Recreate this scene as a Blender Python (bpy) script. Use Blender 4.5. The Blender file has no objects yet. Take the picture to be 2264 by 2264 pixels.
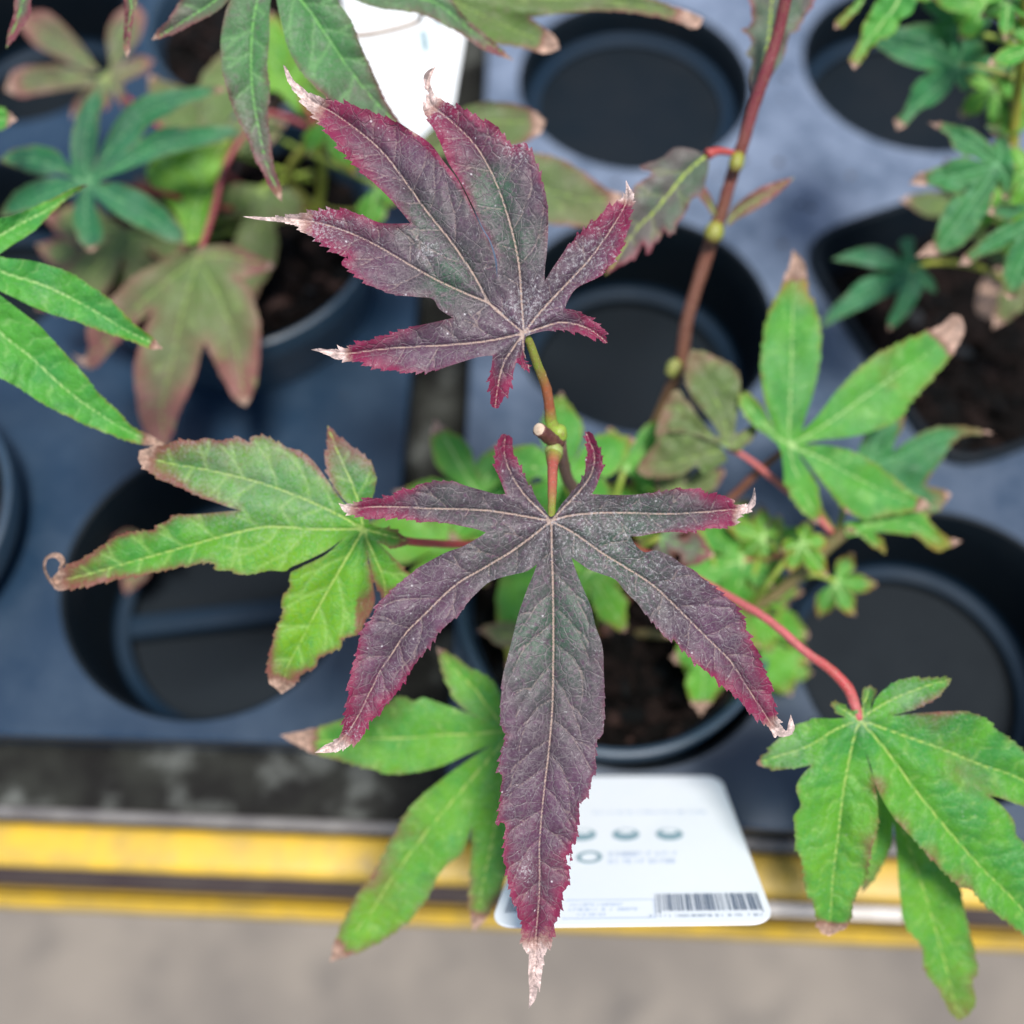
import bpy, bmesh, math, random
import numpy as np
from mathutils import Vector, Matrix
from mathutils.geometry import delaunay_2d_cdt
rng = np.random.default_rng(7); random.seed(7)
SC = bpy.context.scene
# ---------------------------------------------------------------- camera
TILT = math.radians(25.0); HC = 0.302; FPX = 2264.0; FOCUS = 0.203
ts, tc = math.sin(TILT), math.cos(TILT)
cam_d = bpy.data.cameras.new('camera'); cam = bpy.data.objects.new('camera', cam_d); SC.collection.objects.link(cam)
cam.location = (0, 0, HC); cam.rotation_euler = (TILT, 0, 0)
cam_d.lens = 36; cam_d.sensor_width = 36; cam_d.clip_start = 0.005; cam_d.clip_end = 60
cam_d.dof.use_dof = True; cam_d.dof.focus_distance = FOCUS; cam_d.dof.aperture_fstop = 5.6
SC.camera = cam
# ---------------------------------------------------------------- sky, sun, exposure
W = bpy.data.worlds.new('World'); SC.world = W; W.use_nodes = True
nt = W.node_tree; bg = nt.nodes['Background']; sky = nt.nodes.new('ShaderNodeTexSky')
sky.sky_type = 'NISHITA'; sky.sun_disc = False; sky.sun_elevation = math.radians(77); sky.sun_rotation = math.radians(-35)
nt.links.new(sky.outputs[0], bg.inputs[0]); bg.inputs[1].default_value = 0.085
sd = bpy.data.lights.new('sun', 'SUN'); sd.energy = 3.3; sd.angle = math.radians(13); sd.color = (1, .95, .88)
sun = bpy.data.objects.new('sun', sd); SC.collection.objects.link(sun)
sun.rotation_euler = (math.radians(13), 0, math.radians(35))
SC.view_settings.view_transform = 'Standard'; SC.view_settings.look = 'None'
SC.view_settings.exposure = 0.74; SC.view_settings.gamma = 1; SC.view_settings.use_curve_mapping = False
SC.render.engine = 'CYCLES'

# ---------------------------------------------------------------- helpers
CROPS = dict(F=(0, 0, 2264), A=(530, 130, 880), a=(680, 940, 600), b=(1180, 940, 600), c=(680, 1340, 600), d=(1180, 1340, 600),
             e=(1050, 1800, 400), g=(750, 1504, 760), h=(90, 900, 840), r=(1480, 1480, 784), k=(600, 1400, 600), m=(1400, 540, 800),
             n=(300, 0, 800), q=(900, 0, 750), s=(1300, 0, 600), v=(0, 180, 640), w=(0, 400, 640), x=(0, 0, 760),
             y=(1800, 0, 464), z=(1800, 350, 464), j=(1080, 720, 300), o=(1000, 900, 700))
_cur = ['F']
def P(s):
    out = []
    for tk in s.split():
        if ',' not in tk: _cur[0] = tk; continue
        ox, oy, sz = CROPS[_cur[0]]
        a_, b_ = tk.split(','); k = sz / 1932.0
        out.append((ox + float(a_) * k, oy + float(b_) * k))
    return out
def W3(x, y, d):
    """point seen along direction (x, y) at distance d in front of the lens"""
    u = (x - 1132) / FPX; v = (1132 - y) / FPX
    return np.array([u * d, d * (ts + v * tc), HC + d * (-tc + v * ts)])
def ground(x, y, z=0.0):
    v = (1132 - y) / FPX; d = (HC - z) / (tc - v * ts)
    return W3(x, y, d)
def link(o, parent=None):
    SC.collection.objects.link(o)
    if parent is not None: o.parent = parent
    return o
def wloc(o):
    l = Vector((0, 0, 0))
    while o is not None: l = l + o.location; o = o.parent
    return l
def tag(o, label=None, cat=None, group=None, kind=None):
    if label: o['label'] = label
    if cat: o['category'] = cat
    if group: o['group'] = group
    if kind: o['kind'] = kind
    return o
def thing(name, loc, label, cat, group=None):
    o = bpy.data.objects.new(name, None); o.location = loc; o.empty_display_size = .01
    return tag(link(o), label, cat, group)
def mk(name, verts, faces, mat, parent=None, smooth=True, loc=None):
    me = bpy.data.meshes.new(name)
    verts = np.asarray(verts, dtype=float).reshape(-1, 3)
    if parent is None:
        base = verts.mean(axis=0) if loc is None else np.array(loc)
        l = Vector(base)
    else:
        base = np.array(wloc(parent)); l = Vector((0, 0, 0))
        if loc is not None: l = Vector(np.array(loc) - base); base = np.array(loc)
    me.from_pydata((verts - base).tolist(), [], [list(map(int, f)) for f in faces])
    me.update(); o = bpy.data.objects.new(name, me); o.location = l
    if mat: me.materials.append(mat)
    if smooth: me.polygons.foreach_set('use_smooth', [True] * len(me.polygons))
    return link(o, parent)
def colattr(o, name, arr):
    a = o.data.attributes.new(name, 'FLOAT_COLOR', 'POINT')
    arr = np.asarray(arr, dtype=np.float32)
    if arr.shape[1] == 3: arr = np.hstack([arr, np.ones((len(arr), 1), np.float32)])
    a.data.foreach_set('color', arr.ravel())
class NT:
    def __init__(s, name):
        s.m = bpy.data.materials.new(name); s.m.use_nodes = True; s.t = s.m.node_tree
        s.b = s.t.nodes['Principled BSDF']; s.o = s.t.nodes['Material Output']
        s.co = s.t.nodes.new('ShaderNodeTexCoord').outputs['Object']
    def put(s, sock, v):
        if isinstance(v, bpy.types.NodeSocket): s.t.links.new(v, sock)
        elif isinstance(v, (tuple, list)) and len(v) == 3 and sock.type == 'RGBA': sock.default_value = (*v, 1)
        else: sock.default_value = v
    def math(s, op, a, b=0.0, c=None, clamp=False):
        n = s.t.nodes.new('ShaderNodeMath'); n.operation = op; n.use_clamp = clamp
        s.put(n.inputs[0], a); s.put(n.inputs[1], b)
        if c is not None: s.put(n.inputs[2], c)
        return n.outputs[0]
    def mix(s, f, a, b, mode='MIX'):
        n = s.t.nodes.new('ShaderNodeMix'); n.data_type = 'RGBA'; n.blend_type = mode
        s.put(n.inputs[0], f); s.put(n.inputs[6], a); s.put(n.inputs[7], b); return n.outputs[2]
    def ss(s, v, a, b, lo=0.0, hi=1.0):
        n = s.t.nodes.new('ShaderNodeMapRange'); n.interpolation_type = 'SMOOTHSTEP'
        s.put(n.inputs[0], v)
        for i, q in enumerate((a, b, lo, hi)): n.inputs[i + 1].default_value = q
        return n.outputs[0]
    def noise(s, scale, detail=3, rough=.55, vec=None, dist=0.0, col=False):
        n = s.t.nodes.new('ShaderNodeTexNoise'); n.inputs['Scale'].default_value = scale; n.inputs['Detail'].default_value = detail
        n.inputs['Roughness'].default_value = rough; n.inputs['Distortion'].default_value = dist
        s.put(n.inputs['Vector'], vec if vec is not None else s.co); return n.outputs[1 if col else 0]
    def vor(s, scale, feature='DISTANCE_TO_EDGE', vec=None):
        n = s.t.nodes.new('ShaderNodeTexVoronoi'); n.feature = feature; n.inputs['Scale'].default_value = scale
        s.put(n.inputs['Vector'], vec if vec is not None else s.co); return n.outputs['Distance']
    def attr(s, name):
        n = s.t.nodes.new('ShaderNodeAttribute'); n.attribute_name = name; return n
    def sep(s, c):
        n = s.t.nodes.new('ShaderNodeSeparateColor'); s.put(n.inputs[0], c); return n.outputs
    def warp(s, scale, amt):
        n = s.noise(scale, 2, col=True); v = s.t.nodes.new('ShaderNodeVectorMath'); v.operation = 'MULTIPLY_ADD'
        s.put(v.inputs[0], n); v.inputs[1].default_value = (amt,) * 3; s.put(v.inputs[2], s.co); return v.outputs[0]
    def bump(s, h, strength, dist):
        n = s.t.nodes.new('ShaderNodeBump'); n.inputs['Strength'].default_value = strength; n.inputs['Distance'].default_value = dist
        s.put(n.inputs['Height'], h); s.put(s.b.inputs['Normal'], n.outputs[0]); return n.outputs[0]

# ---------------------------------------------------------------- materials
def leaf_mat(name, base, base2, green, red, vein, fine, vk=.48, vw=.30, mw=.20, spk=.15, dry=(.52, .34, .26), dust=(.46, .45, .47), dustk=1.0, finek=.5, trans=.25, rough=.5, spec=.35):
    t = NT(name); A = t.sep(t.attr('la').outputs['Color']); B = t.sep(t.attr('lb').outputs['Color'])
    wv = t.warp(420, .0012)
    n1 = t.noise(90, 4); n2 = t.noise(900, 4, .65, wv); n3 = t.noise(2600, 3, .6)
    c = t.mix(t.ss(n1, .4, .6), base, base2)
    c = t.mix(t.math('MULTIPLY', A[1], t.ss(n2, .25, .6), clamp=True), c, green)
    c = t.mix(t.ss(n2, .3, .75, 0, .35), c, tuple(q * .55 for q in base))
    # fine vein network of the blade
    v1 = t.ss(t.vor(1000, vec=wv), .0, .17, 1, 0); v2 = t.ss(t.vor(330, vec=wv), .0, .06, 1, 0)
    brk = t.ss(t.noise(300, 3), .38, .6)
    f = t.math('MAXIMUM', t.math('MULTIPLY', v1, t.math('MULTIPLY', brk, finek)), t.math('MULTIPLY', v2, min(1, finek * 1.25)))
    c = t.mix(f, c, fine)
    c = t.mix(t.ss(t.noise(1900, 3, .7), .47, .66, 0, spk), c, fine)
    c = t.mix(t.ss(t.noise(140, 4, .6), .5, .7, 0, .35), c, tuple(q * .6 for q in base2))
    redf = t.ss(t.math('ADD', A[0], t.math('MULTIPLY', t.math('SUBTRACT', t.noise(260, 5, .75), .5), .9)), .05, 1.05)
    c = t.mix(redf, c, t.mix(t.math('MULTIPLY', f, .45), red, fine))
    # secondary veins and midribs
    nb = t.math('MULTIPLY', t.math('SUBTRACT', n3, .5), .10)
    vs = t.ss(t.math('ADD', B[1], nb), .03, vw, vk, 0); ms = t.ss(t.math('ADD', B[0], nb), .05, mw, .9, 0)
    c = t.mix(vs, c, t.mix(.4, vein, fine)); c = t.mix(ms, c, vein)
    # powdery bloom and specks
    du = t.math('MULTIPLY', t.ss(t.math('ADD', t.noise(1500, 4, .8), t.math('MULTIPLY', A[2], .15)), .58, .76), dustk * .62)
    c = t.mix(du, c, dust)
    sp = t.ss(t.vor(480, 'F1'), .0, .16, 1, 0); sp = t.math('MULTIPLY', sp, t.ss(t.noise(160, 1), .55, .66))
    c = t.mix(t.math('MULTIPLY', sp, dustk * .8, clamp=True), c, (.78, .74, .78))
    dn = t.mix(t.ss(t.noise(500, 5, .75), .35, .68), tuple(q * .45 for q in dry), tuple(min(1, q * 1.25) for q in dry))
    dv = t.math('ADD', B[2], t.math('MULTIPLY', t.math('SUBTRACT', t.noise(330, 5, .75), .5), 1.0))
    c = t.mix(t.ss(dv, .22, .5), c, tuple(.45 * q for q in (dry[0], dry[1] * .75, dry[2] * .7)))
    c = t.mix(t.ss(dv, .42, .72), c, dn)
    t.put(t.b.inputs['Base Color'], c); t.b.inputs['Roughness'].default_value = rough
    t.b.inputs['Specular IOR Level'].default_value = spec
    h = t.math('ADD', t.math('MULTIPLY', t.ss(B[0], .0, .3, 1, 0), 1.2), t.math('MULTIPLY', t.ss(B[1], 0, .25, 1, 0), .55))
    h = t.math('SUBTRACT', t.math('MULTIPLY', n2, .8), t.math('ADD', t.math('MULTIPLY', h, 0.9), t.math('MULTIPLY', v2, .4)))
    bn = t.bump(h, .55, .0005)
    tr = t.t.nodes.new('ShaderNodeBsdfTranslucent'); t.put(tr.inputs[0], t.mix(.5, c, c, 'ADD')); t.put(tr.inputs[1], bn)
    mx = t.t.nodes.new('ShaderNodeMixShader'); mx.inputs[0].default_value = trans
    t.t.links.new(t.b.outputs[0], mx.inputs[1]); t.t.links.new(tr.outputs[0], mx.inputs[2]); t.t.links.new(mx.outputs[0], t.o.inputs[0])
    return t.m
M = {}
M['purple'] = leaf_mat('purple_maple_leaf', (.108, .048, .090), (.080, .046, .074), (.038, .12, .062), (.20, .017, .060), (.40, .29, .24), (.185, .155, .165), vk=.42, vw=.095, mw=.13, spk=.42, dry=(.72, .55, .51), dustk=1.0, finek=.5, trans=.12)
M['green'] = leaf_mat('green_maple_leaf', (.095, .34, .025), (.042, .26, .045), (.21, .42, .008), (.21, .075, .055), (.36, .52, .12), (.16, .42, .10), dustk=.35, finek=.30, trans=.28)
M['lime'] = leaf_mat('bright_maple_leaf', (.085, .36, .04), (.05, .29, .055), (.21, .41, .012), (.30, .16, .03), (.40, .62, .22), (.16, .48, .12), dustk=.2, finek=.25, trans=.3)
M['teal'] = leaf_mat('blue_green_maple_leaf', (.03, .19, .07), (.035, .16, .08), (.09, .28, .03), (.22, .12, .05), (.14, .36, .16), (.07, .27, .12), dustk=.15, finek=.2, trans=.25)
M['bronze'] = leaf_mat('bronze_maple_leaf', (.155, .135, .075), (.11, .145, .06), (.10, .21, .035), (.24, .095, .085), (.25, .36, .10), (.17, .23, .10), dustk=.2, finek=.25, trans=.22)
M['greygreen'] = leaf_mat('grey_green_maple_leaf', (.095, .155, .085), (.13, .115, .10), (.06, .24, .06), (.20, .055, .07), (.17, .42, .11), (.17, .28, .16), dustk=.3, finek=.3, trans=.22)
M['plumgrey'] = leaf_mat('plum_grey_maple_leaf', (.13, .12, .11), (.09, .15, .09), (.06, .20, .07), (.22, .05, .07), (.42, .55, .09), (.20, .20, .18), vk=.2, dustk=.3, finek=.2, trans=.2)
def m_stem():
    t = NT('maple_stem'); c = t.attr('col').outputs['Color']; n = t.noise(900, 4, .7)
    c = t.mix(t.ss(n, .35, .7, 0, .55), c, (.22, .10, .06)); t.put(t.b.inputs['Base Color'], t.mix(t.ss(t.noise(2500, 2), .62, .75, 0, .5), c, (.6, .5, .42)))
    t.b.inputs['Roughness'].default_value = .5; t.bump(n, .5, .0004); return t.m
M['stem'] = m_stem()
def m_plastic(name, c1, c2, rough, dusty=(.30, .30, .31), dk=.35, spec=.55, grad=None):  # dusty: dust tint; with grad it also carries painted sky sheen
    t = NT(name); n = t.noise(28, 5, .6); d = t.noise(34, 6, .72)
    df = t.ss(d, .32, .9, 0, dk)
    if grad:   # dust mottle with sky reflection painted in, paler towards the tray's back
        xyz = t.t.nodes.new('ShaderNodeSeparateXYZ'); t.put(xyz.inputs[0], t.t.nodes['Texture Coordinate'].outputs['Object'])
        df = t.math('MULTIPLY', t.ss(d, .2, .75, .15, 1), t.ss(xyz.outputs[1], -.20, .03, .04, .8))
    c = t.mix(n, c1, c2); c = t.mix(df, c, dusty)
    t.put(t.b.inputs['Base Color'], c); t.put(t.b.inputs['Roughness'], t.ss(d, .3, .7, rough - .08, rough + .12))
    t.b.inputs['Specular IOR Level'].default_value = spec; t.bump(t.noise(1200, 3), .15, .0003); return t.m
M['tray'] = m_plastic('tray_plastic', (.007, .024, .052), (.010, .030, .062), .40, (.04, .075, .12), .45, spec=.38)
M['sheentray'] = m_plastic('dusty_sheen_tray_plastic', (.009, .027, .055), (.018, .038, .072), .36, (.23, .28, .38), 1.0, spec=.42, grad=(.02, .30))  # pale blue tint paints sky reflection along with the dust
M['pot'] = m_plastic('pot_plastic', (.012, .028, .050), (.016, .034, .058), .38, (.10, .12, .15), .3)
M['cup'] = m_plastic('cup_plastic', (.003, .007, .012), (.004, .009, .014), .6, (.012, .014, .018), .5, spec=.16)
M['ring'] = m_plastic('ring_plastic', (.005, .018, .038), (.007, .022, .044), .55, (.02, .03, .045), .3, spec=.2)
M['rimplastic'] = m_plastic('rim_plastic', (.016, .040, .072), (.020, .047, .082), .42, (.09, .12, .15), .3)
def m_simple(name, c1, c2, scale, rough, bumpd=.0006, c3=None, s3=200, thr=(.55, .7)):
    t = NT(name); c = t.mix(t.ss(t.noise(scale, 5, .6), .35, .65), c1, c2)
    if c3: c = t.mix(t.ss(t.noise(s3, 4, .6), *thr), c, c3)
    t.put(t.b.inputs['Base Color'], c); t.b.inputs['Roughness'].default_value = rough
    if rough >= .7: t.b.inputs['Specular IOR Level'].default_value = .15
    t.bump(t.noise(scale * 6, 4), .5, bumpd); return t.m
M['floor'] = m_simple('concrete', (.17, .153, .138), (.24, .213, .185), 6, .85, .001, (.14, .128, .118), 14, (.5, .75))
M['bench'] = m_simple('corroded_sheet', (.008, .008, .008), (.024, .026, .023), 45, .7, .0008, (.12, .13, .125), 50, (.5, .72))
M['strip'] = m_simple('galvanised_strip', (.11, .105, .11), (.17, .165, .165), 90, .5, .0003, (.4, .4, .42), 150, (.66, .74))
M['yellow'] = m_simple('yellow_paint', (.64, .41, .035), (.46, .31, .06), 60, .4, .0003, (.42, .29, .12), 70, (.56, .78))
M['gapshade'] = m_simple('painted_gap_shade', (.04, .03, .035), (.055, .045, .045), 60, .7)
M['white'] = m_simple('label_card', (.86, .90, .94), (.88, .91, .95), 40, .4, .00005)
M['offwhite'] = m_simple('aged_white_plastic', (.50, .46, .43), (.60, .56, .53), 60, .5)
M['print'] = m_simple('printed_ink', (.16, .22, .32), (.19, .26, .36), 300, .5, .00001)
M['pale'] = m_simple('pale_print', (.42, .52, .70), (.46, .55, .72), 300, .5, .00001)
M['tealink'] = m_simple('teal_ink', (.24, .37, .42), (.26, .39, .45), 300, .5, .00001)
M['barred'] = m_simple('black_ink', (.06, .10, .17), (.08, .12, .20), 300, .5, .00001)
def m_soil():
    t = NT('soil'); c = t.attr('col').outputs['Color']; n = t.noise(700, 5, .7)
    t.put(t.b.inputs['Base Color'], t.mix(t.ss(n, .3, .7), t.mix(.6, c, (0, 0, 0)), c)); t.b.inputs['Roughness'].default_value = .85; t.b.inputs['Specular IOR Level'].default_value = .15
    t.bump(n, .8, .001); return t.m
M['soil'] = m_soil()

# ---------------------------------------------------------------- leaf builder
def crom(pts, ds):
    p = np.array(pts, float)
    if len(p) < 2: return p
    q = np.vstack([2 * p[0] - p[1], p, 2 * p[-1] - p[-2]]); out = []
    for i in range(1, len(q) - 2):
        n = max(1, int(np.hypot(*(q[i + 1] - q[i])) / ds))
        for t in np.arange(n) / n:
            a, b_, c, d = q[i - 1], q[i], q[i + 1], q[i + 2]
            out.append(.5 * ((2 * b_) + (c - a) * t + (2 * a - 5 * b_ + 4 * c - d) * t * t + (3 * b_ - a - 3 * c + d) * t ** 3))
    out.append(p[-1]); return np.array(out)
def serrate(c, amp, per, outward, dry, u0=.22):
    """c runs notch -> tip; saw teeth that point to the tip"""
    if amp <= 0 or len(c) < 6: return c
    seg = np.hypot(*np.diff(c, axis=0).T); L = np.concatenate([[0], np.cumsum(seg)]); tot = L[-1]
    tg = np.gradient(c, axis=0); tg /= (np.hypot(*tg.T)[:, None] + 1e-9); nm = np.stack([tg[:, 1], -tg[:, 0]], 1) * outward
    u = L / tot; per = min(per, tot / 4)
    ph = L / per + .35 * np.sin(L / per * 1.7 + rng.uniform(0, 6)); fr = ph - np.floor(ph)
    rnd = np.array([.55 + .65 * ((math.sin(k * 12.9898 + tot) * 43758.5) % 1) for k in np.floor(ph)])
    ph2 = ph * 3.1; f2 = ph2 - np.floor(ph2)
    win = np.clip((u - u0) / .2, 0, 1) * np.clip((1.0 - u) / .08, 0, 1) * (1 if dry > 1 else np.clip((dry + .05 - u) / .06, .12, 1))
    off = (fr ** 1.6 * rnd * amp + f2 ** 1.5 * amp * .28) * win
    return c + nm * off[:, None] + tg * (off * .55)[:, None]
def inside(pts, poly):
    x, y = pts[:, 0], pts[:, 1]; res = np.zeros(len(pts), bool)
    x1, y1 = poly[:, 0], poly[:, 1]; x2, y2 = np.roll(x1, -1), np.roll(y1, -1)
    for i in range(len(poly)):
        c = (y1[i] > y) != (y2[i] > y)
        if c.any(): res ^= c & (x < (x2[i] - x1[i]) * (y - y1[i]) / (y2[i] - y1[i] + 1e-12) + x1[i])
    return res
def segdist(pts, line, closed=False):
    """distance, arc parameter, side, segment end"""
    a = np.asarray(line, float); b_ = np.roll(a, -1, 0) if closed else a[1:]; a = a if closed else a[:-1]
    best = np.full(len(pts), 1e9); arc = np.zeros(len(pts)); side = np.zeros(len(pts)); L = 0
    for p, q in zip(a, b_):
        v = q - p; l2 = v @ v + 1e-12; w = pts - p; t = np.clip((w @ v) / l2, 0, 1); dd = w - t[:, None] * v
        d = np.hypot(dd[:, 0], dd[:, 1]); m_ = d < best
        best[m_] = d[m_]; l = math.sqrt(l2); arc[m_] = (L + t * l)[m_]; side[m_] = np.sign(w[:, 0] * v[1] - w[:, 1] * v[0])[m_]; L += l
    return best, arc / max(L, 1e-6), side
def leaf(parent, centre, lobes, depth, mat, h=9, serr=(6, 30), redw=16, redtip=(.7, 1.0), redk=1.0, reds=(), greens=(), dusts=(), dryc=.0, fold=.0026, curl=.006,
         tiltx=0.0, tilty=0.0, dustb=.3, greenb=.0, wave=.0008, rb0=.35, name='leaf', label=None, side=1):
    cen = np.array(P(centre)[0]); outline = []; ribs = []; drys = []; dzs = []
    for lb in lobes:
        Ls, tip, Rs, rib = lb[0], lb[1], lb[2], lb[3]; dry = lb[4] if len(lb) > 4 else 2; dz = lb[5] if len(lb) > 5 else curl
        L_ = P(Ls); T_ = P(tip); R_ = P(Rs); rb = [tuple(cen)] + P(rib)
        ribs.append(crom(rb, 14)); drys.append(dry); dzs.append(dz); outline.append((L_, T_[0], R_, dry, lb[6] if len(lb) > 6 else (.22, .22)))
    poly = []
    n = len(outline)
    for i, (L_, T_, R_, dry, uu) in enumerate(outline):
        nxt = outline[(i + 1) % n][0][0]
        Lc = crom(L_ + [T_], h * .55); Rp = [T_] + R_
        if np.hypot(Rp[-1][0] - nxt[0], Rp[-1][1] - nxt[1]) > 3: Rp = Rp + [nxt]
        Rc = crom(Rp, h * .55)
        Lc = serrate(Lc, serr[0], serr[1], 1 * side, dry, uu[0]); Rc = serrate(Rc[::-1], serr[0], serr[1], -1 * side, dry, uu[1])[::-1]
        poly += list(Lc[:-1]) + list(Rc[:-1])
    poly = np.array(poly)
    keep = [0]
    for i in range(1, len(poly)):
        if np.hypot(*(poly[i] - poly[keep[-1]])) > h * .22: keep.append(i)
    poly = poly[keep]
    mn, mx = poly.min(0), poly.max(0)
    gx = np.arange(mn[0], mx[0], h); gy = np.arange(mn[1], mx[1], h * .866)
    X, Y = np.meshgrid(gx, gy); X[1::2] += h / 2; g = np.stack([X.ravel(), Y.ravel()], 1) + rng.normal(0, h * .08, (X.size, 2))
    g = g[inside(g, poly)]; ed, _, _ = segdist(g, poly, True); g = g[ed > h * .45]
    allp = np.vstack([poly, g]); np_ = len(poly)
    vo, eo, fo, ov, oe, of = delaunay_2d_cdt([Vector(p) for p in allp], [], [list(range(np_))], 1, 1e-4)
    pts = np.array([(p.x, p.y) for p in vo])
    # keep only faces whose centre is inside
    F_ = np.array([list(f) for f in fo if len(f) == 3]); cf = pts[F_].mean(1); F_ = F_[inside(cf, poly)]
    ed, _, _ = segdist(pts, poly, True)
    N = len(ribs); D = np.zeros((N, len(pts))); S = np.zeros_like(D); SD = np.zeros_like(D)
    for i, rb in enumerate(ribs): D[i], S[i], SD[i] = segdist(pts, rb)
    own = D.argmin(0); ar = np.arange(len(pts)); md = D[own, ar]; s_ = S[own, ar]; sd = SD[own, ar]
    # secondary veins
    vd = np.full(len(pts), 99.0); vv = []
    if h < 8:
        for i, rb in enumerate(ribs):
            seg = np.hypot(*np.diff(rb, axis=0).T); L = np.concatenate([[0], np.cumsum(seg)]); tot = L[-1]; pos = 55.0; sgn = 1
            while pos < tot * min(.9, drys[i]):
                k = min(np.searchsorted(L, pos), len(rb) - 2); p = rb[k].copy(); tg = rb[k + 1] - rb[k]; ang = math.atan2(tg[1], tg[0]) + sgn * math.radians(rng.uniform(48, 64))
                ln = [p.copy()]
                for st in range(16):
                    p = p + 9 * np.array([math.cos(ang), math.sin(ang)]); ang -= sgn * rng.uniform(.01, .08) + rng.normal(0, .07)
                    if not inside(p[None], poly)[0] or segdist(p[None], poly, True)[0][0] < 9: break
                    dd = [segdist(p[None], r_)[0][0] for r_ in ribs]
                    if int(np.argmin(dd)) != i: break
                    ln.append(p.copy())
                if len(ln) > 2: vv.append(np.array(ln))
                if len(ln) > 6:   # a fork
                    q = ln[len(ln) // 2].copy(); a2 = ang + sgn * .9; l2 = [q.copy()]
                    for st in range(5):
                        q = q + 8 * np.array([math.cos(a2), math.sin(a2)]); a2 -= sgn * .15
                        if not inside(q[None], poly)[0]: break
                        l2.append(q.copy())
                    if len(l2) > 2: vv.append(np.array(l2))
                sgn = -sgn; pos += rng.uniform(28, 52)
        for ln in vv:
            bb0, bb1 = ln.min(0) - 26, ln.max(0) + 26; m_ = ((pts > bb0) & (pts < bb1)).all(1)
            if m_.any():
                d_, _, _ = segdist(pts[m_], ln); vd[m_] = np.minimum(vd[m_], d_)
    else:
        for i, rb in enumerate(ribs):   # broad leaves out of focus: simple herringbone veins
            tot = np.hypot(*np.diff(rb, axis=0).T).sum(); m_ = own == i
            sp_ = rng.uniform(42, 70); ph = (s_[m_] * tot - md[m_] * .75) / sp_ + (SD[i][m_] > 0) * .45 + .3 * np.sin(s_[m_] * 23 + i) + .12 * np.sin(md[m_] * .16 + i); vd[m_] = np.abs(ph - np.round(ph)) * 44 + 1.5 + np.clip(30 - s_[m_] * tot * .4, 0, 30)
    dr = np.array(drys)[own]; dry = np.clip((s_ - dr) / .10 + .5, 0, 1)
    rt = np.clip((s_ - redtip[0]) / max(.01, redtip[1] - redtip[0]), 0, 1)
    rf = np.clip(np.exp(-ed / redw) * (rb0 + (1 - rb0) * np.clip((s_ - .2) * 1.7, 0, 1)) + rt * .9, 0, 1) * redk
    for st in reds:
        gp = np.array(P(st[0])[0]); rf = np.clip(rf + st[2] * np.exp(-((pts - gp) ** 2).sum(1) / st[1] ** 2), 0, 1.2)
    gr = np.full(len(pts), float(greenb)); du = np.full(len(pts), float(dustb))
    for st in greens:
        gp = np.array(P(st[0])[0]); gr += st[2] * np.exp(-((pts - gp) ** 2).sum(1) / st[1] ** 2)
    for st in dusts:
        gp = np.array(P(st[0])[0]); du += st[2] * np.exp(-((pts - gp) ** 2).sum(1) / st[1] ** 2)
    # relief: every lobe droops or lifts along its rib, the blade rises on both sides of each rib
    Wt = 1 / (D ** 3 + 30); Wt /= Wt.sum(0); dzv = (Wt * (np.array(dzs)[:, None] * S ** 1.7)).sum(0)
    hp = np.clip(md, 0, 90) / 60.0; size = max(mx - mn)
    z = depth + dzv - fold * (hp - .25 * hp ** 2) + wave * np.sin(pts[:, 0] / (size * .055) + 1.3) * np.cos(pts[:, 1] / (size * .05)) * np.clip(md / 30, 0, 1)
    if h < 8.5: z -= .00055 * np.clip(vd, 0, 22) / 22 * np.clip(md / 14, 0, 1)
    z += .0005 * np.sin(pts[:, 0] / 17 + pts[:, 1] / 29) * np.exp(-ed / 14) * (size > 150)
    z += tiltx * (pts[:, 0] - cen[0]) / 1000 + tilty * (pts[:, 1] - cen[1]) / 1000 + rng.normal(0, .00002, len(pts))
    V = np.stack([(pts[:, 0] - 1132) / FPX * z, z * (ts + (1132 - pts[:, 1]) / FPX * tc), HC + z * (-tc + (1132 - pts[:, 1]) / FPX * ts)], 1)
    a_ = F_[:, [0, 2, 1]]
    o = mk(name, V, a_, M[mat], parent, loc=W3(cen[0], cen[1], depth))
    colattr(o, 'la', np.stack([rf, np.clip(gr, 0, 1), np.clip(du, 0, 1.5)], 1)); colattr(o, 'lb', np.stack([np.clip(md / 24, 0, 1) + np.clip(s_ - .25, 0, 1) * .055, np.clip(vd / 24, 0, 1), dry], 1))
    if label: o['label'] = label
    o['_c'] = [float(q) for q in (cen[0], cen[1], depth)]
    return o
def tube(name, pts, rad, cols, parent, n=12, sub=5, mat='stem', cap=True, jitter=.04):
    """pts: (x, y, depth) list; rad in metres per point; cols per point"""
    p3 = np.array([W3(*p) for p in pts]); rad = np.array(rad, float) if hasattr(rad, '__len__') else np.full(len(pts), float(rad))
    cols = np.array(cols, float); cols = np.tile(cols, (len(pts), 1)) if cols.ndim == 1 else cols
    return tube3(name, p3, rad, cols, parent, n, sub, mat, cap, jitter)
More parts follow.
